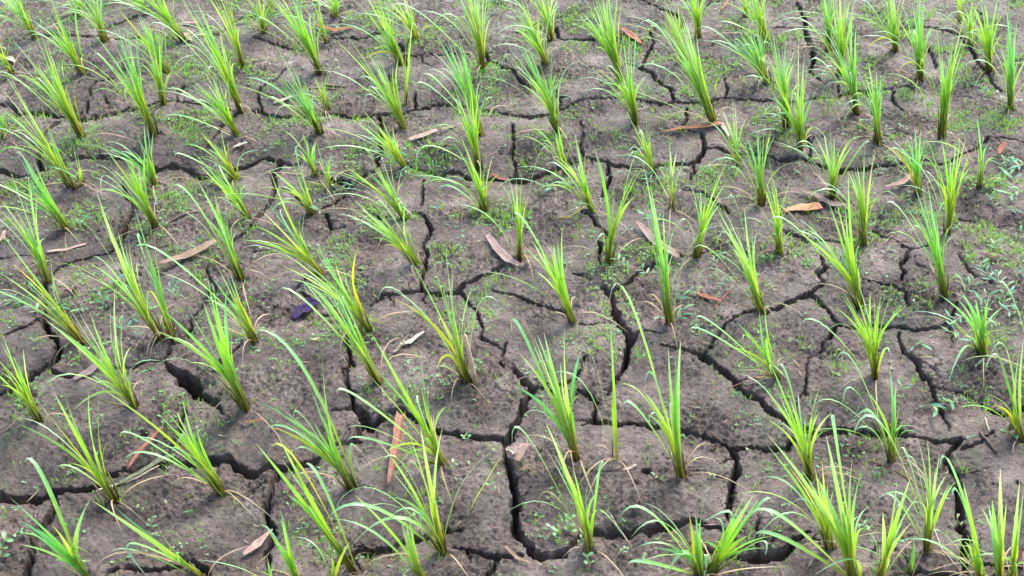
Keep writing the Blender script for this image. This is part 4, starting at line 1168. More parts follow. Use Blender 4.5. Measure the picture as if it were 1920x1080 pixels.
def build_clump(c):
    g = on_mud(c['px'], c['py'])
    g.z -= 0.004
    fl = c['fl']
    straight = [t for t in c['tips'] if not t[0]] or c['tips']
    mx = sum(t[1][0] for t in straight) / len(straight)
    lean = (mx - c['px']) / max(20.0, c['py'] - sum(t[1][1] for t in straight) / len(straight))
    leanw = 'leaning left' if lean < -0.32 else 'leaning right' if lean > 0.2 else 'standing upright'
    dens = 'dense' if c['n'] >= 18 else 'sparse' if c['n'] <= 8 else 'young'
    arches = sum(1 for t in c['tips'] if t[0])
    look = 'with yellowing leaves' if 'y' in fl else 'with broad leaves' if 'w' in fl else 'with drooping leaves' if arches >= 2 else 'with thin leaves'
    root = bpy.data.objects.new('rice_plant', None)
    root.empty_display_size = 0.03
    C.objects.link(root)
    root.location = g
    tag(root, f"{dens} rice clump {leanw} {look}, {clump_ref(c)}", 'rice plant', 'rice clumps planted in rows')
    c['root'] = root
    root_l = root.location
    tips3 = []
    main = rng.choices((LEAF, LEAF_COOL, LEAF_PALE), (5, 3, 3))[0]
    base_w = 0.0086 if 'w' in fl else 0.0058
    st_tips = [at_depth(t[1][0], t[1][1], g.y) for t in straight]
    mean = sum(st_tips, Vector()) / len(st_tips) - g
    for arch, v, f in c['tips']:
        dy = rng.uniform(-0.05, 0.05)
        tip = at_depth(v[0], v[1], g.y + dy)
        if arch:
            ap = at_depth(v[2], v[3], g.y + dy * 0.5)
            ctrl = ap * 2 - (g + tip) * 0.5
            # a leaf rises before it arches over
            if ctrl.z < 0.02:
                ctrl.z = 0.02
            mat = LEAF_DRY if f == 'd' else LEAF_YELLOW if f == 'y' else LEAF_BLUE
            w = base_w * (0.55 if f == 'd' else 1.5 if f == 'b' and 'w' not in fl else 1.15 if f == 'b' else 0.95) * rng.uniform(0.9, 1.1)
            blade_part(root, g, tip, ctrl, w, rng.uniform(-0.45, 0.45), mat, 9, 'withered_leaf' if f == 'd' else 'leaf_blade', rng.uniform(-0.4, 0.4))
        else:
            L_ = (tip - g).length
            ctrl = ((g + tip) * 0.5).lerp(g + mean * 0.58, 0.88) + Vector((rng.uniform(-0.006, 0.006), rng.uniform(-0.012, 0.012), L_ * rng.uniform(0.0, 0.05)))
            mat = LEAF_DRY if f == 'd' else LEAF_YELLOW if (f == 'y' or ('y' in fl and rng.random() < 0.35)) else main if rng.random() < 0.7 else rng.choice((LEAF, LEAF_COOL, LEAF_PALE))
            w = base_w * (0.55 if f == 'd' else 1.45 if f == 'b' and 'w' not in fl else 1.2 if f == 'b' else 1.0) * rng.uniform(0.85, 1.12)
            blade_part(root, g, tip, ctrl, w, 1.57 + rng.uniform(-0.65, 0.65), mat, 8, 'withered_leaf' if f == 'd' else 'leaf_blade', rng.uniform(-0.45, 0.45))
            tips3.append(tip)
    if not tips3:
        tips3 = [g + Vector((lean * 0.2, 0, 0.25))]
    mean = sum(tips3, Vector()) / len(tips3) - g
    L_ = mean.length
    extra = int(c['n'] * (2.0 if c['py'] < 320 else 1.2 if c['py'] < 640 else 0.95)) - len(c['tips'])
    for k in range(max(extra, 3 if c['n'] > 4 else 0)):
        a, b = rng.choice(tips3), rng.choice(tips3)
        f = rng.random()
        tip = a.lerp(b, f).lerp(g + mean, 0.22)
        s = rng.uniform(0.6, 1.28 if c['py'] < 320 else 1.12)
        tip = g + (tip - g) * s + Vector((rng.uniform(-0.035, 0.035), rng.uniform(-0.06, 0.06), rng.uniform(-0.02, 0.02)))
        ctrl = ((g + tip) * 0.5).lerp(g + mean * 0.58, 0.88) + Vector((rng.uniform(-0.01, 0.01), rng.uniform(-0.012, 0.012), rng.uniform(0.0, 0.016)))
        q = rng.random()
        mat = LEAF_YELLOW if q < (0.3 if 'y' in fl else 0.06) else LEAF_BLUE if q > 0.85 else main if q < 0.6 else rng.choice((LEAF, LEAF_COOL, LEAF_PALE))
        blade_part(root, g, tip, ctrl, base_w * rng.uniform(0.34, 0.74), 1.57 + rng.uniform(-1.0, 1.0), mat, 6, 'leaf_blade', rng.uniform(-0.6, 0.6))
    # fine leaves that droop over
    for k in range((rng.choice((5, 6, 7)) if c['py'] < 480 else rng.choice((1, 2, 3))) if c['n'] > 8 else 1):
        az = math.pi + rng.gauss(0, 0.8) if rng.random() < 0.7 else rng.uniform(0, 6.28)
        r_ = rng.uniform(0.06, 0.21)
        tip = g + mean * rng.uniform(0.35, 0.95) + Vector((math.cos(az) * r_, math.sin(az) * r_ * 0.6, 0))
        tip.z = max(tip.z, g.z + 0.03)
        ctrl = g + mean * rng.uniform(0.7, 1.15) + Vector((math.cos(az), math.sin(az), 0)) * r_ * 0.3
        blade_part(root, g, tip, ctrl, rng.uniform(0.0026, 0.005), rng.uniform(-0.5, 0.5), rng.choice((LEAF_BLUE, LEAF_BLUE, LEAF)), 8, 'leaf_blade')
    # withered leaves fallen to the mud
    for k in range(rng.choice((2, 3, 3, 4))):
        az = rng.uniform(0, 6.28)
        r_ = rng.uniform(0.05, 0.17)
        tip = g + Vector((math.cos(az) * r_, math.sin(az) * r_, 0))
        tip.z = float(bil(Z, tip.x, tip.y)) + 0.004
        ctrl = g + mean * rng.uniform(0.15, 0.4) + Vector((math.cos(az) * r_, math.sin(az) * r_, 0)) * 0.4
        blade_part(root, g, tip, ctrl, rng.uniform(0.0016, 0.0034), rng.uniform(-0.6, 0.6), LEAF_DRY, 6, 'withered_leaf')
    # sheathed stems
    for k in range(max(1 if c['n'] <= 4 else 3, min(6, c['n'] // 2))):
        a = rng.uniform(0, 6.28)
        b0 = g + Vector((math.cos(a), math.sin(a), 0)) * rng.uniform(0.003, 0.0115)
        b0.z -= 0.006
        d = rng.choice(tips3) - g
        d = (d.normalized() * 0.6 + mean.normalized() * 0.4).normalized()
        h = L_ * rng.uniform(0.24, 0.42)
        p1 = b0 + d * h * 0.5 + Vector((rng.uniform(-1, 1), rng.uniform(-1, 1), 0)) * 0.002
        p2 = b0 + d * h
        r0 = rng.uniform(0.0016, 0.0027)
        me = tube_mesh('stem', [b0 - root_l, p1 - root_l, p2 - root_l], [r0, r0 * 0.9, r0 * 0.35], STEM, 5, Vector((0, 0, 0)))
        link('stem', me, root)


for c in CLUMPS:
    build_clump(c)
print('clumps', len(CLUMPS))


# the planting goes on beyond the photograph: a row of copies round it
OUT = []
for k in range(15):
    yy = 1.70 + 0.22 * k
    half = 1.014 + (yy - 1.92) * (1.675 - 1.014) / (4.37 - 1.92)
    OUT += [(-half - 0.2, yy), (half + 0.24, yy)]
OUT += [(-1.65 + 0.22 * k, 4.64) for k in range(16)] + [(-0.88 + 0.22 * k, 1.56) for k in range(9)]
FULL = [c for c in CLUMPS if 10 <= c['n'] <= 20]
for ox, oy in OUT:
    src = rng.choice(FULL)['root']
    o = src.copy()
    C.objects.link(o)
    ox, oy = ox + rng.uniform(-0.03, 0.03), oy + rng.uniform(-0.03, 0.03)
    o.location = (ox, oy, max(float(bil(Z, ox, oy)), -0.02) - 0.004)
    o.rotation_euler.z = rng.uniform(-0.5, 0.5)
    o['label'] = 'rice clump growing in the field outside the edge of the photograph'
    o['group'] = 'rice clumps beyond the photograph'
    for ch in src.children:
        q = ch.copy()
        C.objects.link(q)
        q.parent = o


def nearest_clump(px, py):
    return min(CLUMPS, key=lambda c: math.hypot(c['px'] - px, (c['py'] - py) * 1.4))


USED = set()


def where(px, py):
    c = nearest_clump(px, py)
    dx, dy = px - c['px'], py - c['py']
    side = ('left of' if dx < 0 else 'right of') if abs(dx) > abs(dy) else ('behind' if dy < 0 else 'in front of')
    return f"{side} clump {clump_ref(c)}"


def unique(label):
    if label in USED:
        print('DUPLICATE', label)
    USED.add(label)
    return label


# ------------------------------------------------------------------ fallen leaves, bark and twigs
def slab_leaf(name, pts, widths, mat, label, cat, curl=0.25, lift=0.006, thick=0.0012, group=None, ragged=0.12, tiltz=None):
    """a dry leaf or strip of sheath with thickness, lying along pixel points on the mud"""
    P = [on_mud(*p) for p in pts]
    # resample
    Q, WW, n = [], [], 12
    m = len(P) - 1
    for i in range(n + 1):
        f = i / n * m
        k = min(int(f), m - 1)
        u = f - k
        Q.append(P[k].lerp(P[k + 1], u))
        WW.append(widths[k] + (widths[k + 1] - widths[k]) * u)
    org = Q[len(Q) // 2].copy()
    zs = [max(float(bil(Z, q.x, q.y)), q.z) for q in Q]
    za = np.polyval(np.polyfit(range(len(zs)), zs, 1), range(len(zs)))
    za = za + 0.6 * max(0.0, float(np.max(np.array(zs) - za)))
    r = random.Random(sum(map(ord, label)))
    co, f = [], []
    cols = 6
    ax = Q[-1] - Q[0]
    ax.z = 0
    ax.normalize()
    side = Vector((-ax.y, ax.x, 0))
    for i, q in enumerate(Q):
        ww = WW[i] / ppm(pts[0][1]) * 0.5
        ra, rb = 1 + r.uniform(-ragged, ragged), 1 + r.uniform(-ragged, ragged)
        bend = 0.0016 * math.sin(i * 0.7 + r.random())
        for j in range(cols + 1):
            u = j / cols * 2 - 1
            p = q + side * (u * ww * (ra if u < 0 else rb))
            zz = za[i] + lift + bend + curl * ww * (u * u) + (tiltz[0] + (tiltz[1] - tiltz[0]) * i / n if tiltz else 0)
            g_ = float(bil(Z, p.x, p.y))
            p.z = max(zz, g_ + 0.0008)
            co.append(p - org)
    nv = cols + 1
    ext = ax
    rot = math.atan2(ext.y, ext.x)
    cr, sr = math.cos(-rot), math.sin(-rot)
    co = [Vector((v.x * cr - v.y * sr, v.x * sr + v.y * cr, v.z)) for v in co]
    top = len(co)
    co += [v - Vector((0, 0, thick)) for v in co]
    for i in range(n):
        for j in range(cols):
            a = i * nv + j
            f.append((a, a + 1, a + nv + 1, a + nv))
            f.append((a + top, a + nv + top, a + nv + 1 + top, a + 1 + top))
    rim = [j for j in range(nv)] + [i * nv + cols for i in range(1, n + 1)] + [n * nv + j for j in range(cols - 1, -1, -1)] + [i * nv for i in range(n - 1, 0, -1)]
    for k in range(len(rim)):
        a, b = rim[k], rim[(k + 1) % len(rim)]
        f.append((a, a + top, b + top, b))
    me = bpy.data.meshes.new(name)
    me.from_pydata(co, [], f)
    me.polygons.foreach_set('use_smooth', [True] * len(f))
    me.materials.append(mat)
    o = link(name, me, None, org)
    o.rotation_euler.z = rot
    tag(o, unique(label), cat, group)
    return o


LV = 'dead leaves and strips lying on the mud'
slab_leaf('bark_strip', [(592, 50), (628, 62), (662, 69)], [6, 13, 5], ORANGE, 'orange brown dead strip over a crack near the top left of centre', 'dead leaf', group=LV)
slab_leaf('dead_leaf', [(766, 268), (792, 260), (820, 250)], [9, 13, 9], PINK, 'pale brown dry leaf strip pointing right, above the middle crack', 'dead leaf', group=LV)
slab_leaf('dead_leaf', [(826, 249), (848, 240), (862, 236)], [6, 8, 4], GREY, 'narrow brown leaf fragment at the end of a pale strip', 'dead leaf', group=LV)
slab_leaf('dead_leaf', [(1166, 56), (1183, 70), (1203, 88)], [8, 16, 4], RED, 'short reddish brown dead leaf beside a dense clump near the top', 'dead leaf', group=LV)
slab_leaf('bark_strip', [(1238, 251), (1280, 247), (1325, 241), (1352, 236)], [3, 10, 13, 12], ORANGE, 'long rusty brown strip lying crosswise at upper right of centre', 'dead leaf', group=LV)
slab_leaf('dead_leaf', [(1350, 234), (1358, 245), (1367, 260)], [9, 8, 2], CREAM, 'small cream leaf tip at the right end of the rusty strip', 'dead leaf', group=LV)
slab_leaf('dead_leaf', [(1469, 398), (1500, 395), (1530, 391), (1540, 390)], [7, 20, 24, 15], PEACH, 'bright peach orange dead leaf lying flat at right', 'dead leaf', group=LV, curl=0.15)
slab_leaf('dead_leaf', [(1499, 364), (1530, 373), (1562, 387), (1597, 392)], [4, 11, 13, 5], GREY, 'curved grey brown leaf just behind the bright peach leaf', 'dead leaf', group=LV, curl=0.5)
slab_leaf('dead_leaf', [(1655, 361), (1688, 353), (1712, 336)], [2, 13, 9], PINK, 'curled pale dry leaf with a thin tail against a clump at right', 'dead leaf', group=LV, curl=0.7, lift=0.012)
slab_leaf('dead_leaf', [(1833, 482), (1858, 486), (1882, 487)], [3, 12, 3], PINK, 'pinkish folded dead leaf among weeds near the right edge', 'dead leaf', group=LV, curl=0.9)
slab_leaf('sheath_strip', [(297, 507), (345, 487), (385, 470), (407, 462)], [9, 18, 19, 12], TAN, 'long tan dry sheath bridging a crack at left', 'dead leaf', group=LV, lift=0.012)
slab_leaf('dead_leaf', [(913, 447), (930, 470), (955, 492), (975, 506)], [10, 17, 17, 8], GREY, 'blunt grey brown leaf pointing down right near picture centre', 'dead leaf', group=LV)
slab_leaf('dead_leaf', [(973, 508), (985, 502), (995, 504)], [8, 10, 3], GREY, 'small crumpled grey fragment at the tip of the blunt grey leaf', 'dead leaf', group=LV, curl=1.0)
slab_leaf('dead_leaf', [(1192, 425), (1222, 450), (1250, 473), (1272, 491)], [8, 19, 19, 8], GREY, 'broad grey dead leaf half hidden behind a tall single clump right of centre', 'dead leaf', group=LV)
slab_leaf('dead_leaf', [(549, 602), (562, 592), (575, 586), (588, 576), (600, 570)], [10, 27, 24, 29, 9], PURPLE, 'wet dark purple leaf lying on mud left of centre', 'dead leaf', group=LV, curl=0.55, ragged=0.4)
slab_leaf('sheath_strip', [(729, 916), (737, 880), (746, 830), (753, 786)], [7, 14, 20, 18], PINK2, 'long reddish brown sheath pointing away beside a clump in the lower middle', 'dead leaf', group=LV, lift=0.008, curl=1.3, ragged=0.2)
slab_leaf('dead_leaf', [(750, 653), (768, 645), (796, 627)], [6, 11, 2], CREAM, 'small pale pointed dry leaf in the middle', 'dead leaf', group=LV)
slab_leaf('dead_leaf', [(737, 668), (752, 653)], [7, 6], GREY, 'muddy grey stub joined to the small pale pointed leaf', 'dead leaf', group=LV)
slab_leaf('dead_leaf', [(951, 868), (968, 870), (990, 848)], [22, 42, 6], PINK, 'crumpled pinkish leaf caught over the wide crack in the front middle', 'dead leaf', group=LV, curl=0.5, lift=0.016, ragged=0.3)
slab_leaf('dead_leaf', [(948, 862), (966, 866), (975, 872)], [9, 14, 5], CREAM, 'whitish scrap on top of the crumpled pinkish leaf', 'dead leaf', group=LV, curl=0.8, lift=0.026, ragged=0.35)
slab_leaf('dead_leaf', [(972, 892), (990, 883), (1008, 896)], [3, 9, 5], TAN, 'curled brown leaf rim below the crumpled pinkish leaf', 'dead leaf', group=LV, curl=0.8, lift=0.01)
slab_leaf('dead_leaf', [(457, 1047), (483, 1028), (512, 1000)], [8, 18, 3], PINK, 'pale pink dry leaf beside the vertical crack at lower left', 'dead leaf', group=LV, curl=0.5)
slab_leaf('long_leaf', [(214, 917), (262, 895), (300, 873), (330, 857)], [3, 9, 12, 7], GREEN_OLD, 'long faded green leaf lying across the mud at lower left', 'dead leaf', group=LV, curl=0.2)
slab_leaf('dead_leaf', [(182, 928), (215, 914), (258, 899), (300, 880)], [2, 5, 5, 2], CREAM, 'narrow cream strip along the edge of the faded green leaf', 'dead leaf', group=LV, curl=0.1)
slab_leaf('dead_leaf', [(240, 884), (265, 858), (290, 832), (308, 814)], [3, 8, 8, 4], RED, 'narrow red brown leaf leaning over the crack at lower left', 'dead leaf', group=LV, lift=0.014)
slab_leaf('dead_leaf', [(1294, 551), (1325, 560), (1352, 570)], [5, 10, 4], RED, 'rusty red leaf among straw right of centre', 'dead leaf', group=LV)
slab_leaf('dead_leaf', [(514, 197), (530, 192), (552, 183)], [4, 9, 4], CREAM, 'pale blunt dry leaf beside a crack in the upper left', 'dead leaf', group=LV)
slab_leaf('dead_leaf', [(340, 47), (355, 46), (372, 47)], [4, 8, 3], PINK, 'little pale leaf near the top edge, left part', 'dead leaf', group=LV)
slab_leaf('dead_leaf', [(346, 66), (354, 73), (361, 82)], [6, 10, 3], PINK, 'little pinkish leaf touching a clump near the top edge, left part', 'dead leaf', group=LV)
slab_leaf('dead_leaf', [(9, 112), (20, 113), (29, 121)], [6, 13, 4], CREAM, 'cream yellow leaf by the clump at the upper left edge', 'dead leaf', group=LV)
slab_leaf('dead_leaf', [(0, 94), (6, 93), (12, 96)], [4, 6, 3], CREAM, 'tiny white leaf scrap at the upper left edge', 'dead leaf', group=LV)
slab_leaf('dead_leaf', [(437, 283), (450, 279), (465, 275)], [3, 8, 3], CREAM, 'small whitish leaf right of a clump in the upper left', 'dead leaf', group=LV)
slab_leaf('dead_leaf', [(919, 333), (937, 336), (956, 340)], [4, 8, 4], RED, 'short reddish leaf at the crack, top middle', 'dead leaf', group=LV)
slab_leaf('dead_leaf', [(-2, 458), (5, 450), (11, 438)], [6, 10, 4], PINK, 'pinkish leaf piece cut by the left edge', 'dead leaf', group=LV)
slab_leaf('dead_leaf', [(946, 1043), (970, 1050), (998, 1063)], [6, 8, 2], TAN, 'tan pointed leaf at the bottom edge of the middle', 'dead leaf', group=LV)
slab_leaf('dead_leaf', [(138, 715), (165, 703), (197, 684)], [9, 18, 12], GREY, 'mud covered grey leaf end at a curved crack, left', 'dead leaf', group=LV, lift=0.004)
slab_leaf('dead_leaf', [(88, 475), (122, 469), (162, 460)], [6, 8, 4], PINK, 'half buried pinkish leaf strip at left', 'dead leaf', group=LV, lift=0.002)
slab_leaf('dead_leaf', [(1168, 886), (1178, 882), (1192, 876)], [2, 5, 3], CREAM, 'slim cream leaf scrap left of the crab hole', 'dead leaf', group=LV)
slab_leaf('dead_leaf', [(1870, 302), (1875, 290), (1883, 278)], [6, 10, 3], RED, 'dark brown shrivelled leaf standing near the right edge', 'dead leaf', group=LV, lift=0.02, curl=1.0)
slab_leaf('dead_leaf', [(1352, 24), (1360, 12), (1370, -4)], [3, 5, 4], RED, 'slender red brown sheath at the top edge, right of centre', 'dead leaf', group=LV)
slab_leaf('dead_leaf', [(583, 641), (592, 639), (600, 638)], [3, 6, 2], CREAM, 'tiny cream leaf scrap below the purple leaf', 'dead leaf', group=LV)
slab_leaf('dead_leaf', [(1905, 1042), (1915, 1060), (1918, 1085)], [4, 12, 9], RED, 'brown curled leaf at the bottom right corner', 'dead leaf', group=LV, lift=0.02, curl=0.7)
slab_leaf('dead_leaf', [(458, 798), (475, 794), (492, 791)], [2, 6, 3], ORANGE, 'small orange leaf scrap in front of a clump at left', 'dead leaf', group=LV)


def stick(name, pts, r_px, mat, label, cat='twig', group='twigs and straws lying about'):
    P = [on_mud(*p) for p in pts]
    r_ = r_px / ppm(pts[0][1]) / 2
    n = len(P)
    # fill in points so the stick follows the mud a little
    Q = []
    for i in range(n - 1):
        for k in range(4):
            Q.append(P[i].lerp(P[i + 1], k / 4))
    Q.append(P[-1])
    rr = random.Random(sum(map(ord, label)))
    zs = np.array([max(float(bil(Z, q.x, q.y)), q.z) for q in Q])
    za = np.polyval(np.polyfit(range(len(zs)), zs, min(3, len(zs) - 1)), range(len(zs)))
    for i, q in enumerate(Q):
        q.z = max(za[i], zs[i] - r_) + r_ * 0.9
        q.x += rr.uniform(-1, 1) * r_ * 0.5
    R_ = [r_ * (0.65 + 0.35 * math.sin(math.pi * (0.15 + 0.75 * i / (len(Q) - 1)))) * rr.uniform(0.85, 1.15) for i in range(len(Q))]
    o = link(name, tube_mesh(name, Q, R_, mat, 6), None, Q[0])
    tag(o, unique(label), cat, group)
    return o


stick('twig', [(1836, 812), (1852, 830), (1869, 851)], 6, TWIG, 'short thick grey brown twig near the right edge')
stick('twig', [(262, 446), (300, 428), (340, 405), (388, 396)], 4, TWIG, 'long dark thin twig between clumps at left')
stick('twig', [(258, 1000), (305, 972), (345, 937), (384, 920)], 2.6, TWIG, 'dark wiry root across the front left plate')
stick('twig', [(606, 160), (625, 162), (648, 163)], 4.5, TAN, 'pale cut straw stub beside a clump at upper left of centre')
stick('twig', [(580, 166), (605, 166), (632, 168)], 2.5, TAN, 'thinner pale straw just below the cut straw stub')
stick('twig', [(565, 626), (580, 612), (602, 596)], 2.4, TWIG, 'thin dark twig under the purple leaf')
stick('twig', [(1080, 874), (1125, 884), (1160, 880), (1186, 862)], 2.2, TWIG, 'thin dark root curving left of the crab hole')
stick('twig', [(270, 461), (295, 466), (318, 459)], 2.4, TWIG, 'thin brown twig behind the tan sheath')
stick('twig', [(1802, 890), (1825, 884), (1862, 874)], 2.6, TWIG, 'thin root reaching over the right hand crack')
stick('twig', [(1846, 784), (1851, 799), (1855, 812)], 3.2, CREAM, 'short pale stick above the thick twig at right')
stick('straw', [(1365, 728), (1400, 715), (1440, 700)], 2.0, RED, 'reddish straw across the crack right of centre')
stick('straw', [(945, 722), (990, 720), (1037, 718)], 2.0, TAN, 'straight tan straw over the crack in the middle')
stick('straw', [(1145, 965), (1155, 990), (1185, 1028)], 2.2, CREAM, 'kinked cream straw over the front crack')
stick('straw', [(1632, 864), (1690, 890), (1745, 922)], 2.2, ORANGE, 'long orange straw between two clumps at lower right')
stick('straw', [(1600, 977), (1660, 990), (1712, 1003)], 2.0, TAN, 'tan straw at lower right in front of the orange one')
stick('straw', [(1710, 1078), (1725, 1045), (1746, 1011)], 2.6, TAN, 'tan straw leaning against the clump at the bottom right')
stick('straw', [(1750, 990), (1765, 1030), (1790, 1075)], 2.2, CREAM, 'cream straw running down to the bottom edge at right')
stick('straw', [(480, 1062), (505, 1040), (532, 1014)], 3.0, TAN, 'tan straw over the vertical crack at the bottom left')
stick('straw', [(645, 1066), (650, 1050), (676, 1026)], 2.0, GREY, 'grey straw at the bottom left of the middle')
stick('straw', [(880, 960), (895, 930), (938, 860)], 2.4, LEAF_YELLOW, 'yellow green straw left of the wide front crack')
stick('straw', [(0, 815), (20, 800), (42, 778)], 2.0, GREY, 'grey straw at the left edge below the leaning clump')
stick('straw', [(1338, 582), (1352, 565), (1370, 545)], 2.8, RED, 'red brown straw sticking out beside the rusty red leaf')
stick('straw', [(1385, 565), (1420, 553), (1458, 536)], 2.0, TAN, 'tan straw right of the rusty red leaf')
stick('straw', [(832, 405), (860, 395), (890, 380)], 2.0, TAN, 'tan straw in front of a clump above the centre')
stick('straw', [(1028, 413), (1065, 410), (1096, 388)], 2.4, LEAF_YELLOW, 'yellow green straw lying right of centre above the cracks')

# ------------------------------------------------------------------ the dry cut stalk standing in a middle clump
st0, st1 = on_mud(893, 721), None
st1 = at_depth(872, 628, st0.y - 0.01)
o = link('dry_stalk', tube_mesh('dry_stalk', [st0, st0.lerp(st1, 0.3), st0.lerp(st1, 0.7), st1], [0.0062, 0.006, 0.005, 0.0036], STALK, 8), None, st0)
tag(o, unique('pinkish dry stalk leaning against a clump in the middle'), 'stalk')

# ------------------------------------------------------------------ creeping weeds
WEEDS = """
1893,335 9 1.5|1905,365 9 1.5|1912,312 8 1.4|1885,300 6 1.2|1868,345 5 1|1900,395 6 1.2|1862,385 5 1|1906,448 6 1.1|1868,470 5 1
1815,545 7 1.2|1850,520 7 1.2|1886,548 8 1.3|1838,585 8 1.3|1802,600 7 1.2|1868,610 6 1.2|1880,575 7 1.2|1905,520 6 1.1|1908,590 6 1.1|1790,625 5 1.2|1828,645 5 1.2
1712,655 3 1.3|1738,770 5 1.3|1786,760 4 1.2|1690,735 3 1.2|1815,822 3 1.1|1895,818 3 1.2|1830,690 4 1
1175,508 6 1.1|1210,515 5 1|1275,562 8 1.1|1275,597 7 1.1|1235,600 4 1|1240,415 5 1|1225,345 6 1.1|1210,405 4 1|1180,430 3 1|1330,500 4 0.9
1365,545 6 1|1395,555 5 1|1345,525 4 0.9|1405,515 4 0.9|1040,355 5 1.1|1075,345 5 1|1015,365 4 1|990,318 4 0.9
628,332 5 1.2|600,400 3 1.4|700,300 7 1.2|735,305 7 1.2|665,350 6 1|810,318 5 1.1|745,330 5 1.1|586,310 5 1|824,395 3 1
18,570 6 1.2|45,565 6 1.1|70,590 4 1|110,580 5 1.1|150,585 4 1|195,572 5 1.1|235,622 6 1.1|262,633 4 1|310,578 6 1.2|330,560 5 1|358,632 4 0.9|250,600 5 1
60,545 5 1|185,515 5 1|215,530 5 1|320,545 4 1|150,418 4 1.1|95,436 3 1|300,385 3 0.9
1590,520 3 0.9|1660,480 4 0.9|1700,400 4 0.8|1645,330 4 0.8|1500,330 4 0.9|1480,250 4 0.9|1620,230 4 0.9|1700,245 5 0.9|1655,255 4 0.9
1390,95 5 0.9|1355,130 4 0.8|1400,130 5 0.9|1470,40 4 0.9|1520,95 4 0.9|1590,70 4 0.9|1640,110 4 0.9|1850,180 4 0.9|1880,190 4 0.9|1760,90 4 0.8|1460,80 4 0.8
655,40 5 0.9|690,30 4 0.8|35,95 4 0.9|150,105 5 0.9|120,100 4 0.8|965,40 5 0.9|935,60 4 0.9|330,20 4 0.8
1550,20 4 0.8|1660,20 4 0.8|1755,15 4 0.8|1890,30 4 0.8|1230,20 4 0.8
"""
ROUND = """
1068,1000 6 1.2|1046,1004 5 1.1|1086,1022 5 1.1|1106,1062 4 1|6,1048 6 1.5|62,552 4 0.8|1800,985 3 0.9|876,822 4 0.9|845,885 4 0.9|928,925 4 0.9
760,685 5 0.9|770,700 4 0.8|285,990 5 0.9|270,963 4 0.7|300,1005 4 0.8|350,962 4 0.8|30,1005 4 0.9|185,803 5 0.8|760,650 3 0.6|830,690 3 0.7
1625,1000 4 0.9|1645,895 4 0.8|1465,950 4 0.9|1195,1060 4 0.8|1165,1040 4 0.8|1230,898 3 0.8|1335,893 3 0.8
"""


def weed(px, py, n, size, rounded, idx):
    g = on_mud(px, py)
    root = bpy.data.objects.new('creeping_weed', None)
    root.empty_display_size = 0.02
    C.objects.link(root)
    root.location = g
    r = random.Random(idx * 7 + 3)
    az = r.uniform(0, 6.28)
    ln = 0.012 * n * 0.55 * size if not rounded else 0.022 * size
    pts = []
    for i in range(5):
        f = i / 4
        a = az + 0.5 * math.sin(f * 3)
        x, y = g.x + math.cos(a) * ln * (f - 0.3), g.y + math.sin(a) * ln * (f - 0.3)
        z = float(bil(Z, x, y))
        z = max(z, g.z - 0.006) + 0.003 + (0.014 * size * f if not rounded else 0.02 * size * f)
        pts.append(Vector((x, y, z)))
    link('stem', tube_mesh('stem', [p - g for p in pts], [0.0013, 0.0012, 0.0011, 0.001, 0.0007], WEED_STEM, 5, Vector((0, 0, 0))), root)
    for i in range(n):
        f = (i // 2 + 0.6) / ((n + 1) // 2)
        k = min(int(f * 4), 3)
        p = pts[k].lerp(pts[k + 1], f * 4 - k) if f < 1 else pts[-1]
        a = az + (1 if i % 2 else -1) * r.uniform(0.5, 1.4) + r.uniform(-0.3, 0.3)
        L_ = (r.uniform(0.014, 0.028) if not rounded else r.uniform(0.009, 0.014)) * size
        up = r.uniform(0.15, 0.75)
        tip = p + Vector((math.cos(a) * L_, math.sin(a) * L_, L_ * up * 0.5))
        ctrl = p + Vector((math.cos(a) * L_ * 0.5, math.sin(a) * L_ * 0.5, L_ * up * 0.6))
        w = L_ * (r.uniform(0.16, 0.26) if not rounded else r.uniform(0.5, 0.62))
        zb = float(bil(Z, tip.x, tip.y)) + 0.003
        tip.z = max(tip.z, zb)
        me = ribbon_mesh('leaf', p - g, ctrl - g, tip - g, w, r.uniform(-0.35, 0.35), WEED_G if rounded or r.random() < 0.25 else WEED, 6, foot=0.15, fold=0.25, peak=0.42 if not rounded else 0.6, origin=Vector((0, 0, 0)))
        link('leaf', me, root)
    WL.append((root, px, py, 'round leaved' if rounded else 'narrow leaved'))


WL = []
idx = 0
for src, rd in ((WEEDS, False), (ROUND, True)):
    for part in src.replace('\n', '|').split('|'):
        if part.strip():
            p, n, s = part.split()
            px, py = map(float, p.split(','))
            weed(px, py, int(n), float(s), rd, idx)
            idx += 1

by_place = {}
for root, px, py, kind in WL:
    by_place.setdefault((kind, where(px, py)), []).append((root, px, py))
for (kind, wh), lst in by_place.items():
    c = nearest_clump(lst[0][1], lst[0][2])
    lst.sort(key=lambda q: math.hypot(q[1] - c['px'], q[2] - c['py']))
    for i, (root, px, py) in enumerate(lst):
        pre = '' if len(lst) == 1 else 'nearest ' if i == 0 else ORD[i] + ' nearest '
        tag(root, unique(f"{pre}{kind} weed {wh}"), 'weed', 'small weeds creeping between the rice')

# the dark red weed at the left
g = on_mud(135, 549)
root = bpy.data.objects.new('red_weed', None)
C.objects.link(root)
root.location = g
tag(root, unique('dark red frilly weed between two clumps at the left'), 'weed')
for k in range(13):
    a = rng.uniform(0, 6.28)
    L_ = rng.uniform(0.012, 0.028)
    tip = Vector((math.cos(a) * L_ * 1.2, math.sin(a) * L_, rng.uniform(0.004, 0.018)))
    link('leaf', ribbon_mesh('leaf', Vector((0, 0, 0.002)), tip * 0.5 + Vector((0, 0, 0.008)), tip, 0.006, rng.uniform(-0.5, 0.5), RED_WEED, 5, foot=0.2, origin=Vector((0, 0, 0))), root)

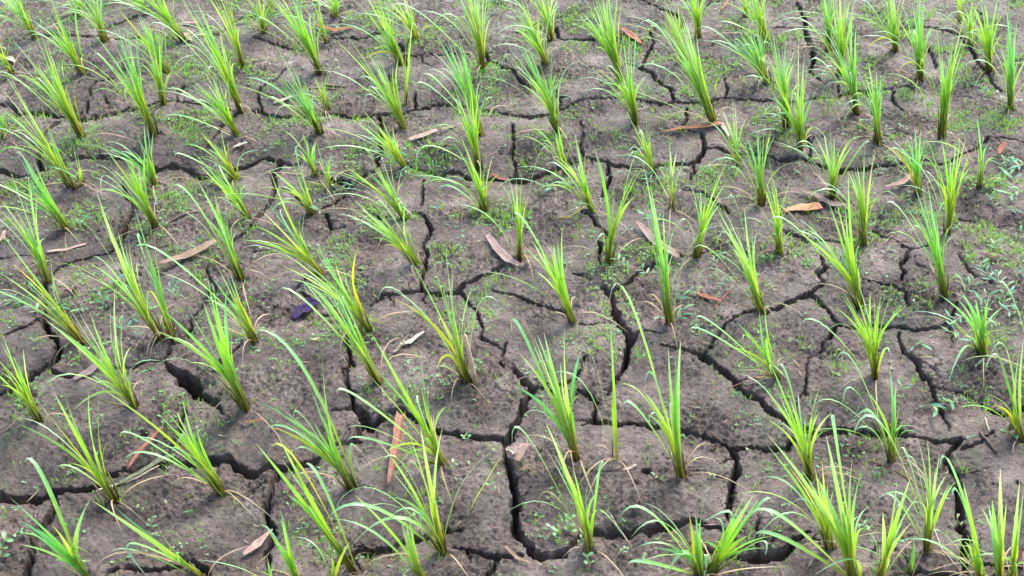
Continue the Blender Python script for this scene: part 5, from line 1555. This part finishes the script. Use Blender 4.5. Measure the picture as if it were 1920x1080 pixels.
# ------------------------------------------------------------------ ground cover nobody could count: sprouts, crumbs, bits of straw
def scatter(n, seed, dens=None, keep=0.006, margin=0.25):
    r = np.random.default_rng(seed)
    out = np.zeros((0, 2))
    while len(out) < n:
        y = r.uniform(1.86, 4.45, n)
        x = r.uniform(-1.72, 1.72, n)
        ok = (in_frame_margin(x, y) < margin) & (bil(ED, x, y) > keep)
        if dens is not None:
            ok &= r.random(n) < dens(x, y)
        out = np.concatenate([out, np.stack([x[ok], y[ok]], -1)])
    return out[:n], r


def sprout_density(x, y):
    a = sstep(0.0, 0.42, noise(x / 0.16, y / 0.16, 51) + 0.5 * noise(x / 0.05, y / 0.05, 53))
    b = 0.35 + 0.65 * sstep(2.1, 3.2, y)
    return (0.05 + 0.95 * a) * b


def tri_leaves(base, az, ln, up, wd, r):
    """thin pointed leaflets: 4 points each, two triangles bent at the middle"""
    n = len(base)
    d = np.stack([np.cos(az), np.sin(az), np.zeros(n)], -1)
    s = np.stack([-np.sin(az), np.cos(az), np.zeros(n)], -1)
    top = base + d * (ln * np.cos(up))[:, None] + np.array([0, 0, 1.0]) * (ln * np.sin(up))[:, None]
    mid = base + d * (ln * np.cos(up) * 0.42)[:, None] + np.array([0, 0, 1.0]) * (ln * np.sin(up) * 0.55)[:, None]
    co = np.stack([base, mid + s * wd[:, None], top, mid - s * wd[:, None]], 1).reshape(-1, 3)
    q = np.arange(n * 4).reshape(n, 4)
    t = np.tile(np.array([0, 0.5, 1.0, 0.5]), n)
    return co, q, t


def stuff(name, parts, mat, label, cat):
    co = np.concatenate([p[0] for p in parts])
    q, k = [], 0
    for p in parts:
        q.append(p[1] + k)
        k += len(p[0])
    q = np.concatenate(q)
    me = mesh_from(name, co, q, None, mat)
    at = me.attributes.new('t', 'FLOAT', 'POINT')
    at.data.foreach_set('value', np.concatenate([p[2] for p in parts]).astype(np.float32))
    o = link(name, me)
    tag(o, label, cat, kind='stuff')
    return o


def ground_pts(xy):
    return np.stack([xy[:, 0], xy[:, 1], bil(Z, xy[:, 0], xy[:, 1]) - 0.0006], -1)


pts, r = scatter(12000, 61, sprout_density)
b = ground_pts(pts)
big = r.random(len(b)) ** 3
parts = []
for k in range(3):
    ln = (0.007 + 0.012 * r.random(len(b)) + 0.024 * big) * 0.85
    parts.append(tri_leaves(b, r.random(len(b)) * 6.28, ln, R(50) + R(38) * r.random(len(b)), 0.0006 + 0.0007 * r.random(len(b)), r))
stuff('grass_sprouts', parts, SPROUT, 'countless tiny bright green grass sprouts dotted over the mud', 'sprouts')
pts, r = scatter(8500, 62, sprout_density)
b = ground_pts(pts)
parts = []
for k in range(4):
    ln = 0.003 + 0.0055 * r.random(len(b))
    parts.append(tri_leaves(b + np.array([0, 0, 0.0015]), r.random(len(b)) * 6.28, ln, R(10) + R(30) * r.random(len(b)), ln * 0.27, r))
stuff('weed_seedlings', parts, WEED_G, 'tiny flat weed seedlings speckling the mud', 'seedlings')


def octa(b, sz, r):
    n = len(b)
    dirs = np.array([[1, 0, 0], [0, 1, 0], [-1, 0, 0], [0, -1, 0], [0, 0, 0.8], [0, 0, -0.8]])
    v = dirs[None] * sz[:, None, None] * r.uniform(0.6, 1.3, (n, 6, 1)) + r.uniform(-0.25, 0.25, (n, 6, 3)) * sz[:, None, None]
    co = (b[:, None, :] + v).reshape(-1, 3)
    f = np.array([[0, 1, 4], [1, 2, 4], [2, 3, 4], [3, 0, 4], [1, 0, 5], [2, 1, 5], [3, 2, 5], [0, 3, 5]])
    q = (f[None] + (np.arange(n) * 6)[:, None, None]).reshape(-1, 3)
    return co, q, np.zeros(len(co))


pts, r = scatter(17000, 63, lambda x, y: 0.10 + 0.5 * sstep(-0.1, 0.3, noise(x / 0.11, y / 0.11, 52)) + 0.4 * (bil(ED, x, y) < 0.014), keep=-0.006)
b = ground_pts(pts)
stuff('soil_crumbs', [octa(b + np.array([0, 0, 0.001]), 0.0010 + 0.0032 * r.random(len(b)) ** 3, r)], MUD, 'small crumbs of soil lying loose on the mud', 'soil crumbs')
pts, r = scatter(700, 64, None, keep=-0.004)
b = ground_pts(pts) + np.array([0, 0, 0.0025])
stuff('straw_bits', [tri_leaves(b, r.random(len(b)) * 6.28, 0.012 + 0.045 * r.random(len(b)) ** 2, R(-1) + R(9) * r.random(len(b)), 0.0005 + 0.0006 * r.random(len(b)), r)], LEAF_DRY, 'thin scraps of dry straw strewn over the mud', 'straw scraps')
